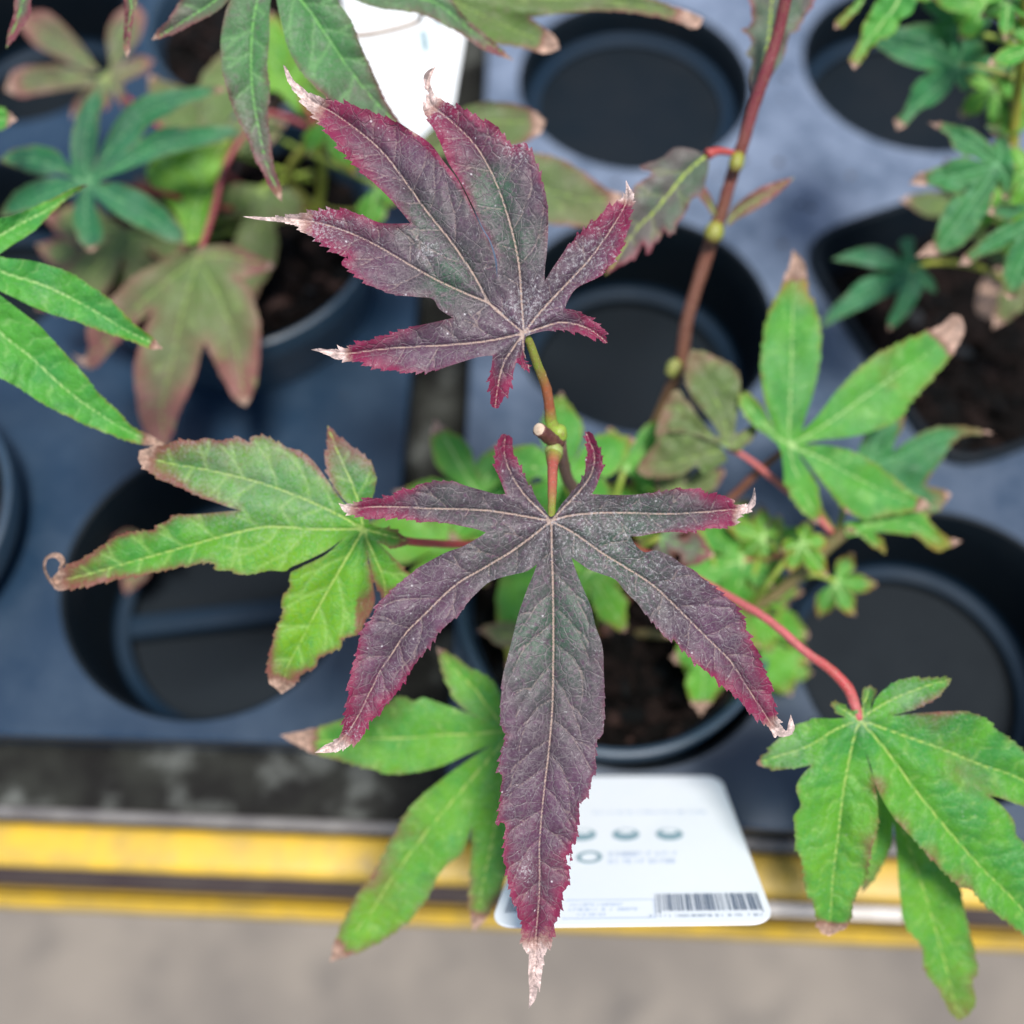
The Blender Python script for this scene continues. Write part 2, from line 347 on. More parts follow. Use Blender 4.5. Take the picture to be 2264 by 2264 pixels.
def tube3(name, p3, rad, cols, parent, n=12, sub=5, mat='stem', cap=True, jitter=.04):
    K = len(p3); u = np.linspace(0, K - 1, (K - 1) * sub + 1)
    q = np.vstack([2 * p3[0] - p3[1], p3, 2 * p3[-1] - p3[-2]]); C_ = []
    for t in u:
        i = min(int(t), K - 2); f = t - i; a, b_, c, d = q[i], q[i + 1], q[i + 2], q[i + 3]
        C_.append(.5 * (2 * b_ + (c - a) * f + (2 * a - 5 * b_ + 4 * c - d) * f * f + (3 * b_ - a - 3 * c + d) * f ** 3))
    C_ = np.array(C_); R_ = np.interp(u, range(K), rad); CC = np.stack([np.interp(u, range(K), cols[:, i]) for i in range(3)], 1)
    T_ = np.gradient(C_, axis=0); T_ /= np.linalg.norm(T_, axis=1)[:, None]; nrm = np.cross(T_[0], [0.3, .2, 1]); nrm /= np.linalg.norm(nrm)
    V = []; col = []; F_ = []
    for i in range(len(C_)):
        nrm = nrm - T_[i] * (nrm @ T_[i]); nrm /= np.linalg.norm(nrm); bn = np.cross(T_[i], nrm)
        for k in range(n):
            a = 2 * math.pi * k / n; r_ = R_[i] * (1 + rng.normal(0, jitter)); V.append(C_[i] + (nrm * math.cos(a) + bn * math.sin(a)) * r_); col.append(CC[i])
    for i in range(len(C_) - 1):
        for k in range(n):
            k2 = (k + 1) % n; F_.append((i * n + k, i * n + k2, (i + 1) * n + k2, (i + 1) * n + k))
    if cap:
        F_.append(list(range(n))[::-1]); b0 = (len(C_) - 1) * n; F_.append([b0 + k for k in range(n)])
    o = mk(name, V, F_, M[mat], parent); colattr(o, 'col', col); return o
def petiole(lf, pts, r, cols, **kw):
    """leaf stalk as a sub-part of its leaf; first point is the leaf centre"""
    c = lf['_c']; return tube('petiole', [(c[0], c[1], c[2] + .0006)] + pts, r, cols, lf, **kw)
RED = (.42, .045, .05); PINK = (.50, .11, .12); OLV = (.20, .26, .03); GRN = (.24, .38, .04); BRN = (.16, .055, .035); BARK = (.12, .075, .07); WOOD = (.62, .50, .38)

# ================================================================ SETTING
FZ = -.75
fl = mk('floor', [(-6, -6, FZ), (6, -6, FZ), (6, 6, FZ), (-6, 6, FZ)], [(0, 1, 2, 3)], M['floor'], smooth=False, loc=(0, 0, FZ)); tag(fl, kind='structure', label='grey concrete floor far below the bench edge')
def box(vs, x0, x1, y0, y1, z0, z1): pass
def bm_box(name, x0, x1, y0, y1, z0, z1, mat, parent, rot=0.0, bev=.0, piv=(0, 0)):
    bm = bmesh.new(); r_ = bmesh.ops.create_cube(bm, size=1)
    for v in bm.verts: v.co = Vector(((v.co.x + .5) * (x1 - x0) + x0, (v.co.y + .5) * (y1 - y0) + y0, (v.co.z + .5) * (z1 - z0) + z0))
    if bev > 0: bmesh.ops.bevel(bm, geom=bm.edges[:], offset=bev, segments=4, affect='EDGES', profile=.5)
    c, s = math.cos(rot), math.sin(rot)
    vs = [(piv[0] + (v.co.x - piv[0]) * c - (v.co.y - piv[1]) * s, piv[1] + (v.co.x - piv[0]) * s + (v.co.y - piv[1]) * c, v.co.z) for v in bm.verts]
    fs = [[v.index for v in f.verts] for f in bm.faces]; bm.free()
    return mk(name, vs, fs, M[mat], parent, smooth=bev > 0)
BZ = -.052; RB = math.radians(-2.3)
yb = ground(400, 1800, BZ)[1]; piv = (-.1, yb)
bench = thing('nursery_bench', (0, .4, BZ), 'metal nursery bench with mottled dark top and yellow painted front rails', 'bench')
bm_box('bench_top', -1, 1, yb, 1.3, BZ - .004, BZ, 'bench', bench, RB, 0, piv)
y2 = ground(400, 1829, BZ)[1]
bm_box('edge_strip', -1, 1, y2, yb - .0004, BZ - .006, BZ + .003, 'strip', bench, RB, .0012, piv)
y3 = ground(400, 1925, BZ)[1]
bm_box('yellow_rail', -1, 1, y3 - .001, y2 - .0006, BZ - .008, BZ - .001, 'yellow', bench, RB, .003, piv)['label'] = 'upper yellow painted rail'
y4 = ground(400, 1976, BZ - .035)[1]; y5 = ground(400, 2004, BZ - .035)[1]
bm_box('gap_shade', -1, 1, y4, y3 + .03, BZ - .06, BZ - .038, 'gapshade', bench, RB, 0, piv)  # dark strip added as painted shade between the two rails
bm_box('yellow_rail', -1, 1, y5 - .003, y4, BZ - .06, BZ - .035, 'yellow', bench, RB, .005, piv)['label'] = 'lower yellow painted rail'
ps = bm_box('price_strip', .065, .128, y3 - .0062, y3 - .0022, BZ - .004, BZ - .0015, 'offwhite', None, RB, .0004, piv)
tag(ps, 'thin white plastic strip lying along the yellow rail right of the plant label', 'strip')

# trays
def tray(name, poly, holes, label, z=0.0, ribbed=(), mt='tray', shallow={}):
    t = thing(name, (sum(p[0] for p in poly) / 4, sum(p[1] for p in poly) / 4, z), label, 'plant tray', 'plastic carrier trays standing side by side on the bench')
    # rounded outer outline
    pl = []; P_ = np.array(poly)
    for i in range(4):
        a, b_, c = P_[i - 1], P_[i], P_[(i + 1) % 4]; ua = (a - b_) / np.linalg.norm(a - b_); uc = (c - b_) / np.linalg.norm(c - b_); r_ = .012
        for k in np.linspace(0, 1, 8): pl.append((1 - k) ** 2 * (b_ + ua * r_) + 2 * k * (1 - k) * b_ + k * k * (b_ + uc * r_))
    nO = len(pl); vs = [Vector(p) for p in pl]; loops = [list(range(nO))]
    n = 64
    hid = np.full(nO + n * len(holes), -1)
    for hi, hh in enumerate(holes):
        cx, cy, r_ = hh[:3]; st = len(vs)
        for k in range(n):
            a = 2 * math.pi * k / n; c_, s_ = math.cos(a), math.sin(a); q = 1.0 if len(hh) < 4 else (abs(c_) ** 7 + abs(s_) ** 7) ** (-1 / 7); x_, y_ = c_ * q, s_ * q
            if len(hh) > 3: x_, y_ = x_ * math.cos(hh[3]) - y_ * math.sin(hh[3]), x_ * math.sin(hh[3]) + y_ * math.cos(hh[3])
            vs.append(Vector((cx + (r_ + .0015) * x_, cy + (r_ + .0015) * y_)))
        hid[st:st + n] = hi; loops.append(list(range(st, st + n)))
    edges = [(l[i], l[(i + 1) % len(l)]) for l in loops for i in range(len(l))]
    vo, eo, fo, ov, *_ = delaunay_2d_cdt(vs, edges, [], 0, 1e-6)
    pts = np.array([(p.x, p.y) for p in vo]); F_ = np.array([list(f) for f in fo if len(f) == 3]); cf = pts[F_].mean(1)
    k = inside(cf, np.array(pl))
    hid = np.array([hid[o_[0]] if len(o_) else -1 for o_ in ov]); fh = hid[F_]; k &= ~((fh[:, 0] >= 0) & (fh[:, 0] == fh[:, 1]) & (fh[:, 1] == fh[:, 2]))
    V = np.hstack([pts, np.full((len(pts), 1), z)]).tolist(); Fc = F_[k].tolist()
    # skirt with a rolled lip
    cc = P_.mean(0); prof = [(0, 0), (.0012, -.0004), (.0018, -.0015), (.0014, -.006), (-.002, -.0065), (-.0045, -.030), (-.006, -.045)]
    st = len(V)
    for (do, dz) in prof:
        for p in pl:
            d_ = (np.array(p) - cc); d_ /= np.linalg.norm(d_); V.append((p[0] + d_[0] * do, p[1] + d_[1] * do, z + dz))
    for i in range(len(prof) - 1):
        for q in range(nO): q2 = (q + 1) % nO; Fc.append((st + i * nO + q, st + (i + 1) * nO + q, st + (i + 1) * nO + q2, st + i * nO + q2))
    mk('deck', V, Fc, M[mt], t, smooth=False)
    for hi, hh in enumerate(holes):
        if len(hh) > 3: continue
        cx, cy, r_ = hh; zf = shallow.get(hi, 1.0)
        prof0 = [(r_ * .945, -.0358), (r_ * .94, -.0383), (r_ * .925, -.0392), (r_ * .865, -.0392), (r_ * .85, -.0400)]
        prof = [(r_ + .0015, 0), (r_ + .0004, -.0004), (r_, -.0016), (r_ * .97, -.012), (r_ * .945, -.036), (r_ * .94, -.0385), (r_ * .925, -.0395), (r_ * .865, -.0395), (r_ * .85, -.0402), (r_ * .845, -.0445), (r_ * .4, -.0446), (0.0001, -.0447)]
        V = []; Fc = []
        for (rr, dz) in prof:
            for q in range(n): a = 2 * math.pi * q / n; V.append((cx + rr * math.cos(a), cy + rr * math.sin(a), z + dz * zf))
        for i in range(len(prof) - 1):
            for q in range(n): q2 = (q + 1) % n; Fc.append((i * n + q, i * n + q2, (i + 1) * n + q2, (i + 1) * n + q))
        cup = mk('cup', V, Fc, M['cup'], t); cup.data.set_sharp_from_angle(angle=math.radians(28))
        V = []; Fc = []
        for (rr, dz) in prof0:
            for q in range(n): a = 2 * math.pi * q / n; V.append((cx + rr * math.cos(a), cy + rr * math.sin(a), z + dz * zf))
        for i in range(len(prof0) - 1):
            for q in range(n): q2 = (q + 1) % n; Fc.append((i * n + q, i * n + q2, (i + 1) * n + q2, (i + 1) * n + q))
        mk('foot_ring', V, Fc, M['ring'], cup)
        if hi in ribbed:
            bm_box('rib', cx - r_ * .84, cx + r_ * .84, cy - .004, cy + .004, z - .0445, z - .037, 'ring', cup, math.radians(7), .0015, (cx, cy))
    return t
HR = .0455
LT = [(-.30, .074), (-.0400, .0665), (-.0260, .52), (-.285, .53)]
RT = [(-.0185, .0475), (.245, .034), (.275, .50), (-.004, .52)]
Lh = [(-.0955, .119, HR), (-.205, .132, HR), (-.1, .236, HR), (-.205, .245, HR), (-.098, .352, HR), (-.203, .357, HR), (-.093, .462, HR), (-.198, .468, HR)]
Rh = [(.036, .1045, HR), (.1335, .0945, HR), (.0465, .217, HR), (.172, .221, .0505, math.radians(22)), (.0495, .333, HR), (.166, .342, HR), (.055, .448, HR), (.17, .45, HR)]
tray('plant_tray', LT, Lh, 'dark blue plastic carrier tray on the left, an empty round cup at its front corner', ribbed=(0,))
tray('plant_tray', RT, Rh, 'dark blue plastic carrier tray on the right, pushed forward to the rail', mt='sheentray', shallow={4: .36, 5: .6})

def crumbs(z, boxes):
    rg = np.random.default_rng(31); ico = bmesh.new(); bmesh.ops.create_icosphere(ico, subdivisions=1, radius=1); iv = np.array([v.co[:] for v in ico.verts]); iff = [[v.index for v in f.verts] for f in ico.faces]; ico.free()
    V = []; Fc = []; col = []
    for k in range(150):
        x0, x1, y0, y1 = boxes[k % len(boxes)]; x, y = rg.uniform(x0, x1), rg.uniform(y0, y1)
        if any(np.hypot(x - h_[0], y - h_[1]) < (.049 if len(h_) < 4 else .07) for h_ in Lh + Rh) or -.042 < x < -.010: continue
        s3 = rg.uniform(.0003, .0011); v = iv * s3 * np.array([1.4, .9, .6]) * (1 + rg.normal(0, .2, (len(iv), 1))) + np.array([x, y, z + s3 * .5]); st = len(V); V += v.tolist(); Fc += [[q + st for q in f] for f in iff]; g = rg.uniform(.01, .12); col += [(g * 1.3, g, g * .85)] * len(iv)
    o = mk('soil_crumbs', V, Fc, M['soil'], None, smooth=False, loc=(0, .2, z)); colattr(o, 'col', col); tag(o, 'spilled soil crumbs scattered over the plastic trays', 'soil crumbs', kind='stuff')
crumbs(0.0, [(-.26, -.045, .08, .48), (-.005, .23, .06, .48), (-.005, .12, .06, .40)])
# pots and soil
def ring_pot(cx, cy, r_, ztop, label, sq=None, rot=0.0, soilz=-.012, group='black pots holding maple saplings', seed=1, mw='rimplastic', mr='rimplastic'):
    n = 80; t = thing('plant_pot', (cx, cy, -.04), label, 'plant pot', group)
    def unit(a):
        if not sq: return math.cos(a), math.sin(a)
        c, s = math.cos(a), math.sin(a); k = (abs(c) ** sq + abs(s) ** sq) ** (-1 / sq); x, y = c * k, s * k; cr, sr = math.cos(rot), math.sin(rot); return x * cr - y * sr, x * sr + y * cr
    U = [unit(2 * math.pi * k / n) for k in range(n)]
    def lathe(prof, name, mat):
        V = []; Fc = []
        for (rr, z) in prof:
            for (ux, uy) in U: V.append((cx + ux * rr, cy + uy * rr, z))
        for i in range(len(prof) - 1):
            for q in range(n): q2 = (q + 1) % n; Fc.append((i * n + q, i * n + q2, (i + 1) * n + q2, (i + 1) * n + q))
        o = mk(name, V, Fc, M[mat], t); o.data.set_sharp_from_angle(angle=math.radians(35)); return o
    zb = -.039
    lathe([(r_ * .92, ztop - .009), (r_ * .80, zb), (.0002, zb)], 'pot_wall', mw)
    lathe([(r_ * .80 - .0012, zb + .002), (r_ * .93 - .0012, ztop - .008), (r_ - .0028, ztop - .0008), (r_ - .0016, ztop), (r_ - .0004, ztop - .0004), (r_, ztop - .0015), (r_ * .99, ztop - .009), (r_ * .955, ztop - .0095), (r_ * .92, ztop - .0088)], 'rim', mr)
    # soil
    rg = np.random.default_rng(seed); sz = ztop + soilz; V = []; col = []; Fc = []; rings = 22
    for i in range(rings + 1):
        rr = r_ * .915 * i / rings
        for q in range(n):
            ux, uy = U[q]; V.append((cx + ux * rr, cy + uy * rr, sz + rg.normal(0, .0009) * (i < rings) + .002 * math.sin(ux * rr * 190 + seed) * math.cos(uy * rr * 160))); c_ = rg.uniform(.001, .004); col.append((c_ * 1.25, c_ * .9, c_ * .85))
    for i in range(rings):
        for q in range(n): q2 = (q + 1) % n; Fc.append((i * n + q, i * n + q2, (i + 1) * n + q2, (i + 1) * n + q))
    ico = bmesh.new(); bmesh.ops.create_icosphere(ico, subdivisions=1, radius=1); iv = np.array([v.co[:] for v in ico.verts]); iff = [[v.index for v in f.verts] for f in ico.faces]; ico.free()
    for k in range(420):
        a = rg.uniform(0, 6.283); rr = r_ * .88 * math.sqrt(rg.uniform()); ux, uy = U[int(a / 6.2832 * n) % n]
        s3 = rg.uniform(.0009, .0038) * np.array([1.5, .8, .55]); an = rg.uniform(0, 6.28); v = iv * s3 * (1 + rg.normal(0, .18, (len(iv), 1)))
        ca, sa = math.cos(an), math.sin(an); v = np.stack([v[:, 0] * ca - v[:, 1] * sa, v[:, 0] * sa + v[:, 1] * ca, v[:, 2] + v[:, 0] * rg.normal(0, .4)], 1)
        st = len(V); V += (v + np.array([cx + ux * rr, cy + uy * rr, sz + .0012])).tolist(); g = rg.uniform(.002, .013) * (4.5 if rg.uniform() < .08 else 1)
        cc = (g * 1.5, g * .85, g * .72) if rg.uniform() < .8 else (g * .8, g * .9, g); col += [cc] * len(iv); Fc += [[q + st for q in f] for f in iff]
    s = mk('soil', V, Fc, M['soil'], None, smooth=False, loc=(cx, cy, sz)); colattr(s, 'col', col)
    tag(s, 'dark crumbly potting soil inside the ' + label.split(' with ')[0], 'soil', kind='stuff')
    return t
ring_pot(.0315, .1075, .0485, .012, 'round black pot with purple-leaved maple at the front of the right tray', seed=3)
ring_pot(-.0955, .2315, .0515, .033, 'round black pot with bronze-leaved maple raised high in the left tray', soilz=-.014, seed=4)
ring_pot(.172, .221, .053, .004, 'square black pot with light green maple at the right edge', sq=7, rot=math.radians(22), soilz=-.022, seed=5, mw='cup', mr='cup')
ring_pot(-.2045, .131, .0505, .018, 'round black pot with bright green maple at the left edge', soilz=-.010, seed=6)
ring_pot(-.098, .354, .050, .012, 'round black pot with drooping maple at the top left behind the others', soilz=-.010, seed=8)

# ================================================================ MAPLES
gm = 'young maples growing in nursery pots'
def sapling(bx, by, bz, label): return thing('maple_sapling', (bx, by, bz), label, 'maple sapling', gm)
hero = sapling(.034, .106, .0, 'young maple with two dusty purple leaves stacked above its cut twig stub')
# --- upper purple leaf
L1 = leaf(hero, 'A 1380,1332', [
 ('A 1228,1440 1150,1450 1000,1495 900,1515 800,1515 660,1495 590,1468 525,1460 470,1455 420,1435 385,1422', '345,1412', '380,1407 440,1414 510,1412 560,1390 700,1350 850,1300 960,1275 1035,1258', '1200,1370 1000,1390 800,1400 640,1415 520,1430 350,1413', .835, .003),
 ('A 1035,1258 970,1215 935,1165 850,1155 740,1140 620,1085 510,1000 525,970 420,905 370,870 290,815 230,795 150,787 80,779', '12,765', '60,766 150,770 230,768 330,748 420,738 520,742 600,765 680,795 750,800 828,798', '1300,1265 1215,1190 1100,1140 950,1070 800,985 700,925 560,855 400,800 250,780 15,766', .80, .004),
 ('A 828,798 790,750 730,680 650,600 560,510 480,420 410,330 330,235 280,170 235,110', '210,28', '228,45 262,105 305,140 345,175 400,195 500,220 600,248 720,292 820,342 925,412 990,498 1060,590 1122,712 1170,815 1212,888 1238,980 1250,1072', '1300,1265 1215,1190 1130,1040 1020,880 900,730 800,590 700,460 590,360 450,260 330,190 210,30', .845, .004, (.22, .52)),
 ('A 1250,1072 1248,980 1219,887 1177,813 1129,710 1066,588 1014,506 968,395 932,315 897,260 905,215 920,165 900,130 893,90 910,60', '952,36', '935,75 925,110 938,160 962,192 1000,215 1060,238 1120,265 1190,310 1250,340 1290,392 1330,430 1385,412 1412,455 1440,520 1465,600 1490,690 1498,800 1492,930 1482,1010 1480,1080', '1370,1200 1355,1000 1320,830 1260,640 1190,490 1110,380 1000,280 920,210 915,100 950,38', .855, -.001, (.62, .22)),
 ('A 1480,1080 1530,1000 1590,920 1680,830 1760,760 1830,700 1872,665', '1875,588', '1907,660 1900,720 1882,790 1868,860 1830,950 1740,1055 1640,1110 1600,1160 1578,1212', '1450,1240 1570,1110 1700,970 1800,830 1875,700 1875,590', .89, -.003),
 ('A 1578,1212 1640,1225 1700,1265 1755,1310', '1785,1380', '1730,1350 1660,1330 1580,1312 1500,1318 1440,1330 1402,1342', '1450,1310 1550,1280 1640,1290 1720,1325 1785,1380', 2, .002),
 ('A 1388,1350 1380,1400 1374,1455 1388,1485', '1408,1508', '1382,1498 1355,1480 1342,1475', '1375,1400 1405,1505', 2, .001),
 ('A 1342,1475 1320,1550 1300,1610', '1238,1695', '1224,1640 1217,1570 1222,1500 1228,1440', '1330,1400 1280,1480 1255,1580 1240,1690', 2, .002)],
 .201, 'purple', h=4.6, serr=(10, 30), redw=13, rb0=.2, redtip=(.45, .98), greens=[('A 870,790', 70, .8), ('1240,650', 45, 1.3), ('1180,620', 60, .7), ('1030,1040', 60, .8), ('950,1140', 60, .4), ('1400,900', 80, .5), ('1300,880', 60, .4), ('1150,1230', 110, .2)],
 dusts=[('A 1400,1220', 65, .9), ('910,940', 24, .9), ('400,800', 70, .7), ('290,770', 40, .7), ('1700,950', 90, .6), ('940,230', 50, .8), ('1345,450', 35, .8), ('300,160', 60, .7)], dustb=.10, label='upper purple leaf with five long lobes and white withered tips')
# --- lower purple leaf
L2 = leaf(hero, 'a 1735,682', [
 ('a 1410,490 1375,400 1347,310 1340,220 1358,130', '1410,62', '1440,110 1460,200 1510,300 1560,410 1620,510 1680,590 1725,650', '1640,590 1540,490 1450,350 1400,200 1410,70', 2, -.006),
 ('b 150,640 200,560 290,460 350,390 378,300 385,200 380,110', '365,42', '410,80 450,140 478,220 485,290 465,380 445,440 415,490', '190,610 260,540 350,440 420,320 430,200 370,50', 2, -.006),
 ('b 415,490 520,495 650,497 800,490 900,480 1030,458 1195,462 1215,490 1320,500 1400,540 1440,570 1515,570 1550,520', '1572,440', '1580,540 1545,600 1470,640 1432,690 1400,712 1250,730 1100,753 900,765 760,790 690,792', '250,645 450,625 700,625 950,630 1200,620 1400,600 1500,590 1572,450', .865, -.002),
 ('b 690,792 730,860 790,903 870,892 970,930 1050,985 1130,1030 1200,1090 1300,1170 1400,1260 1470,1340 1505,1400 d 1500,160 1570,290 1600,370 1650,480 1680,570 1705,700 1735,810 1795,892 1812,840', 'd 1830,770', 'd 1857,870 1820,915 1740,925 1690,870 1630,820 1560,770 1480,680 1400,600 1330,550 1260,470 1180,420 1090,330 1000,240 920,190 850,110 780,30 b 740,1270 650,1180 580,1100 480,1060 400,1030 330,985 268,940', 'b 290,770 480,905 650,1010 850,1140 1050,1330 1250,1530 d 1400,390 1500,550 1600,700 1700,850 1770,900 1830,800', .905, .004),
 ('b 268,940 310,1060 360,1180 410,1300 440,1430 480,1540 496,1640 d 498,460 502,640 500,780 488,900 445,960 430,1150 395,1280 375,1360 325,1400 310,1540 295,1665 262,1710 250,1850 e 1018,420 1000,600 980,780 932,830 918,960 885,1080 865,1140 832,1170 825,1280 812,1370 770,1440 730,1500 722,1640 706,1760 690,1900 g 1118,1720 1103,1790', 'g 1065,1845', 'g 1070,1760 1064,1650 1067,1540 e 570,1480 512,1385 505,1200 512,1120 468,1095 442,960 402,915 382,770 357,700 356,560 315,500 322,330 333,120 262,85 c 1362,1530 1375,1400 1392,1215 1368,1185 1380,1060 1415,935 1438,912 1390,878 1376,760 1380,640 1390,500 1420,380 1440,300 1470,180 1500,60 a 1530,1260 1570,1150 1600,1080 1635,990', 'a 1740,900 1748,1200 1750,1500 1748,1800 c 1740,760 1715,1050 1680,1350 1650,1700 e 690,500 690,800 670,1100 650,1300 640,1600 g 1065,1840', .862, .009),
 ('a 1635,990 1560,1040 1480,1060 1380,1085 1290,1120 1210,1190 1140,1260 1080,1340 1000,1410 950,1450 c 870,270 800,360 720,465 690,520 640,600 580,660 560,690 505,770 440,810 400,900 330,970 270,1000 180,1040', 'c 50,1045', 'c 120,992 200,960 240,930 258,850 292,650 322,440 362,330 a 372,1520 420,1430 472,1370 484,1310 540,1240 620,1160 710,1080 800,1010 900,950 1000,900 1100,865 1200,810 1270,765', 'a 1600,790 1450,900 1250,1020 1050,1140 850,1330 700,1480 c 620,310 520,460 440,620 360,780 270,920 180,990 60,1045', .905, .004),
 ('a 1270,765 1200,740 1100,720 980,695 850,680 750,670 620,655 500,662 400,650 310,630 260,610', '220,555', '280,568 350,560 420,530 520,525 600,510 660,467 760,458 795,428 880,408 960,402 1050,407 1130,432 1250,465 1340,490 1410,490', '1500,640 1250,605 950,595 700,585 500,580 330,590 225,560', .93, -.002)],
 .200, 'purple', h=4.6, serr=(8, 29), redw=10, rb0=.06, redtip=(.54, 1.0), greens=[('a 1740,700', 200, .22), ('1250,850', 90, .4), ('1000,520', 80, .35), ('c 1550,250', 110, .6), ('1900,100', 110, .6), ('1880,700', 120, .35), ('b 500,770', 110, .5), ('b 950,600', 110, .5), ('b 750,1150', 90, .5)],
 dusts=[('a 1735,720', 90, .6), ('b 900,1150', 150, .45), ('b 600,700', 90, .4), ('a 1000,1100', 120, .2), ('e 560,600', 26, .8), ('c 300,900', 30, .8)], dustb=.05, label='lower purple leaf with seven lobes, its middle lobe longest')
petiole(L1, [P('j 590,250')[0] + (.2035,), P('j 700,560')[0] + (.207,), P('j 810,850')[0] + (.211,), P('j 865,1130')[0] + (.2145,), P('j 890,1350')[0] + (.217,), P('j 950,1540')[0] + (.2185,)], [.0007, .00085, .00095, .001, .0011, .0013, .0016], [OLV, OLV, OLV, (.36, .11, .04), (.34, .09, .04), GRN, GRN], n=14)
petiole(L2, [(1220, 1125, .203), (1221, 1080, .207), (1222, 1030, .212), (1224, 1005, .217)], [.0007, .0008, .00095, .0011, .0018], [OLV, OLV, (.38, .10, .06), (.38, .07, .06), GRN], n=14)
# buds and cut stub
tube('bud', [P('j 900,1440')[0] + (.2178,), P('j 985,1500')[0] + (.2182,), P('j 1010,1590')[0] + (.219,), P('j 1000,1650')[0] + (.2195,)], [.0006, .0019, .0017, .0006], GRN, hero, jitter=.02)
tube('bud', [P('j 930,1700')[0] + (.2183,), P('j 930,1760')[0] + (.2175,), P('j 940,1840')[0] + (.2172,), P('j 930,1900')[0] + (.2178,)], [.001, .0020, .0018, .0007], (.25, .36, .09), hero, jitter=.02)
stub = tube('twig_stub', [P('j 1010,1660')[0] + (.2195,), P('j 900,1620')[0] + (.2165,), P('j 800,1540')[0] + (.2135,), P('j 722,1478')[0] + (.2115,)], [.0014, .0015, .00145, .00145], (.10, .03, .035), hero, n=20, jitter=.03); stub['label'] = 'short dark twig stub with a pale cut end'
tube('cut_end', [P('j 726,1481')[0] + (.2116,), P('j 714,1472')[0] + (.2112,)], [.00138, .0012], WOOD, stub, n=20, sub=2, jitter=.05)
tube('stem', [P('j 1030,1640')[0] + (.2195,), P('j 1040,1800')[0] + (.222,), P('o 700,430')[0] + (.235,), P('o 770,560')[0] + (.25,), (1300, 1200, .275), (1330, 1330, .300), (1345, 1400, .318)], [.0012, .0013, .0014, .0015, .0017, .0019, .0021], BARK, hero)['label'] = 'main stem of dark brown bark'
# left green leaf
L3 = leaf(hero, 'h 1640,620', [
 ('h 1540,668 1450,732 1330,790 1275,812 1240,835 1160,830 1090,845 1020,850 960,830 900,822 870,787 760,800 620,830 500,855 380,875 250,905 150,922 80,925', '48,880', '112,822 180,790 270,740 340,690 400,652 480,635 560,630 640,585 680,552 800,545 900,535 1010,525', '1400,620 1150,610 950,650 700,720 450,790 200,860 60,890', .965, .004),
 ('h 1010,525 930,500 850,470 760,430 700,400 620,370 560,330 520,300 505,275', '500,222', '560,207 640,195 700,172 780,175 860,165 920,175 1000,160 1060,180 1085,152 1150,155 1240,205 1320,225 1390,280 1450,360 1500,430 1545,490 1585,512', '1500,540 1300,450 1100,380 850,320 650,285 505,240', .945, .002),
 ('h 1585,512 1530,460 1480,380 1455,290 1460,200', '1460,92', '1500,140 1560,190 1620,230 1670,280 1700,340 1700,400 1685,470 1662,530 1668,575', '1620,500 1580,380 1520,250 1460,100', 2, .004),
 ('h 1668,590 1720,612 1800,630', '1870,680', '1800,715 1750,702 1720,690', '1720,640 1860,680', 2, .004),
 ('h 1720,690 1780,750 1850,830 1875,880', '1757,985', '1705,900 1672,800 1658,720 1650,690', '1680,720 1740,860 1757,975', 2, .006),
 ('h 1650,690 1670,780 1690,900 1695,1000 1662,1060 1640,1100 1620,1150 1540,1165 1520,1220 1420,1270 1390,1320 1320,1360 1290,1410', '1225,1460', '1165,1390 1160,1300 1200,1130 1230,1060 1235,960 1270,920 1270,850 1330,812 1450,750 1540,668', '1560,760 1450,950 1350,1140 1260,1310 1225,1450', .93, .006)],
 .222, 'green', h=7, serr=(6.5, 27), redw=12, redtip=(.78, 1.1), redk=1.0, reds=[('h 780,260', 150, .3), ('h 1150,230', 130, .15), ('h 1520,200', 90, .5), ('h 1180,1330', 50, .2), ('h 250,850', 130, .2)], greens=[('h 1300,1150', 220, .9), ('1250,700', 140, .3)], dusts=[('h 1100,370', 120, .9), ('1600,250', 60, 1.2), ('800,280', 160, .6), ('1250,350', 160, .6), ('1400,470', 80, .6)], dustb=.15, fold=.0022, label='green leaf with two long lobes to the left and a curled tip')
petiole(L3, [P('h 1760,650')[0] + (.226,), (905, 1197, .229), (1000, 1203, .238), (1100, 1205, .25), (1200, 1215, .262), (1295, 1200, .275)], [.0007, .0008, .0009, .0009, .0009, .001, .0012], [GRN, GRN, RED, RED, RED, RED, BRN])
def ribbon(name, pts, wdt, parent, mat='green', dryv=1.0):
    c = crom([p[:2] for p in pts], 4); zz = np.interp(np.linspace(0, 1, len(c)), np.linspace(0, 1, len(pts)), [p[2] for p in pts]); ww = np.interp(np.linspace(0, 1, len(c)), np.linspace(0, 1, len(wdt)), wdt)
    C3 = np.array([W3(a, b_, z_) for (a, b_), z_ in zip(c, zz)]); T_ = np.gradient(C3, axis=0); V = []; F_ = []; vw = np.array([0, ts, -tc])
    for i in range(len(C3)):
        t_ = T_[i] / np.linalg.norm(T_[i]); s_ = np.cross(t_, vw); s_ /= np.linalg.norm(s_); tilt = s_ * .45 + vw * .9
        for k in (-1, 0, 1): V.append(C3[i] + tilt * ww[i] * k + (s_ * .3 - vw * .2) * ww[i] * (1 - abs(k)))
    for i in range(len(C3) - 1):
        for k in (0, 1): a = i * 3 + k; F_.append((a, a + 1, a + 4, a + 3))
    o = mk(name, V, F_, M[mat], parent); colattr(o, 'la', np.tile([0, 0, .4], (len(V), 1))); colattr(o, 'lb', np.tile([1, 1, dryv], (len(V), 1))); return o
ribbon('curled_tip', [P(q)[0] + (z_,) for q, z_ in (('h 85,915', .2262), ('45,868', .226), ('24,810', .2255), ('40,762', .225), ('85,755', .2245), ('112,790', .224), ('95,822', .2238))], [.0016, .0015, .0015, .0014, .0012, .0009, .0003], L3)
